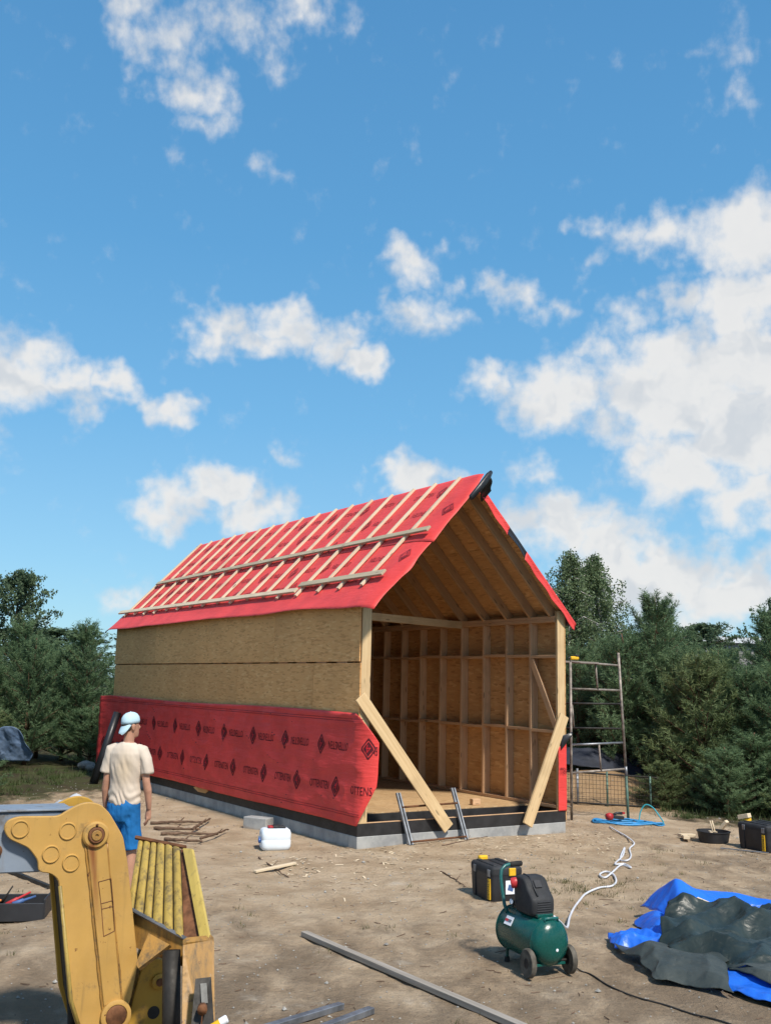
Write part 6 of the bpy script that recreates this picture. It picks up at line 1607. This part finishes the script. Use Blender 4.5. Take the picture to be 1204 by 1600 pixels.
# green undergrowth along the forest edge
gx1, gy1 = clumps(420, 26, 0.10, lambda n: (rg.uniform(4.6, 11, n), rg.uniform(15.4, 19.5, n)))
k = (gy1 > 17.4-0.33*(gx1-5)); blades(k.sum(), (gx1[k], gy1[k]), 0.16, 0.006, M['grass_green'], 'undergrowth_grass')
gx2, gy2 = clumps(380, 26, 0.10, lambda n: (rg.uniform(-11, -6.2, n), rg.uniform(13.5, 23, n)))
blades(len(gx2), (gx2, gy2), 0.16, 0.006, M['grass_green'], 'undergrowth_grass')
# dry tufts on the plot
gx3, gy3 = clumps(60, 12, 0.05, lambda n: (rg.uniform(1.2, 5.0, n), rg.uniform(9.5, 14.0, n)))
gx4, gy4 = clumps(34, 10, 0.05, lambda n: (rg.uniform(-3.5, 3.5, n), rg.uniform(6.3, 12.5, n)))
gx5, gy5 = clumps(26, 30, 0.10, lambda n: (rg.normal(2.15, 0.28, n), rg.normal(11.2, 0.30, n)))
X_ = np.concatenate([gx3, gx4, gx5]); Y_ = np.concatenate([gy3, gy4, gy5]); blades(len(X_), (X_, Y_), 0.055, 0.0035, M['grass'], 'dry_grass')
# twigs, chips and pebbles
n = 1700; x = rg.uniform(-6, 6, n); y = 6+15*rg.uniform(0, 1, n)**1.2
a = rg.uniform(0, 6.28, n); ln = rg.uniform(0.015, 0.09, n)*np.where(rg.random(n) < 0.05, 2.4, 0.8); wd = rg.uniform(0.0015, 0.004, n)
d = np.stack([np.cos(a), np.sin(a), np.zeros(n)], 1); s_ = np.stack([-np.sin(a), np.cos(a), np.zeros(n)], 1)*wd[:, None]
c = np.stack([x, y, gz(x, y)+0.004], 1); up_ = np.array([0, 0, 1.0])*(wd*1.4)[:, None]
p0, p1 = c-d*ln[:, None]/2, c+d*ln[:, None]/2
T = np.concatenate([np.stack([p0-s_, p1-s_, p0+up_], 1), np.stack([p1-s_, p1+up_, p0+up_], 1), np.stack([p1+s_, p0+s_, p0+up_], 1), np.stack([p0+up_, p1+up_, p1+s_], 1)])
o = link('twig_litter', tri_mesh('twig_litter', T, M['stick'])); o['kind'] = 'stuff'
n = 420; uu_ = rg.uniform(-1.6, W+0.6, n); vv_ = -np.abs(rg.normal(0.35, 0.75, n))-0.06
x = CX+uu_*UX+vv_*VX; y = CY+uu_*UY+vv_*VY; a = rg.uniform(0, 6.28, n); ln = rg.uniform(0.008, 0.05, n); wd = rg.uniform(0.004, 0.012, n)
d = np.stack([np.cos(a), np.sin(a), rg.normal(size=n)*0.12], 1)*ln[:, None]; s_ = np.stack([-np.sin(a), np.cos(a), rg.normal(size=n)*0.12], 1)*wd[:, None]
c = np.stack([x, y, gz(x, y)+0.006], 1); T = np.concatenate([np.stack([c-d-s_, c+d-s_, c+d+s_], 1), np.stack([c-d-s_, c+d+s_, c-d+s_], 1)])
o = link('wood_chips', tri_mesh('wood_chips', T, M['batten'])); o['kind'] = 'stuff'
n = 5200; x = rg.uniform(-6.5, 6.5, n); y = 6+15*rg.uniform(0, 1, n)**1.3; r_ = rg.uniform(0.003, 0.011, n)*np.where(rg.random(n) < 0.04, 2.2, 1)
oc = np.array([(1, 0, 0), (0, 1, 0), (-1, 0, 0), (0, -1, 0), (0, 0, 0.8), (0, 0, -0.8)], float); of = [(0, 1, 4), (1, 2, 4), (2, 3, 4), (3, 0, 4), (1, 0, 5), (2, 1, 5), (3, 2, 5), (0, 3, 5)]
Pp = np.stack([x, y, gz(x, y)+r_*0.3], 1)[:, None]+oc[None]*r_[:, None, None]*rg.uniform(0.6, 1.3, (n, 6, 1))
T = np.concatenate([Pp[:, list(f)] for f in of]); o = link('pebbles', tri_mesh('pebbles', T, M['stone'])); o['kind'] = 'stuff'
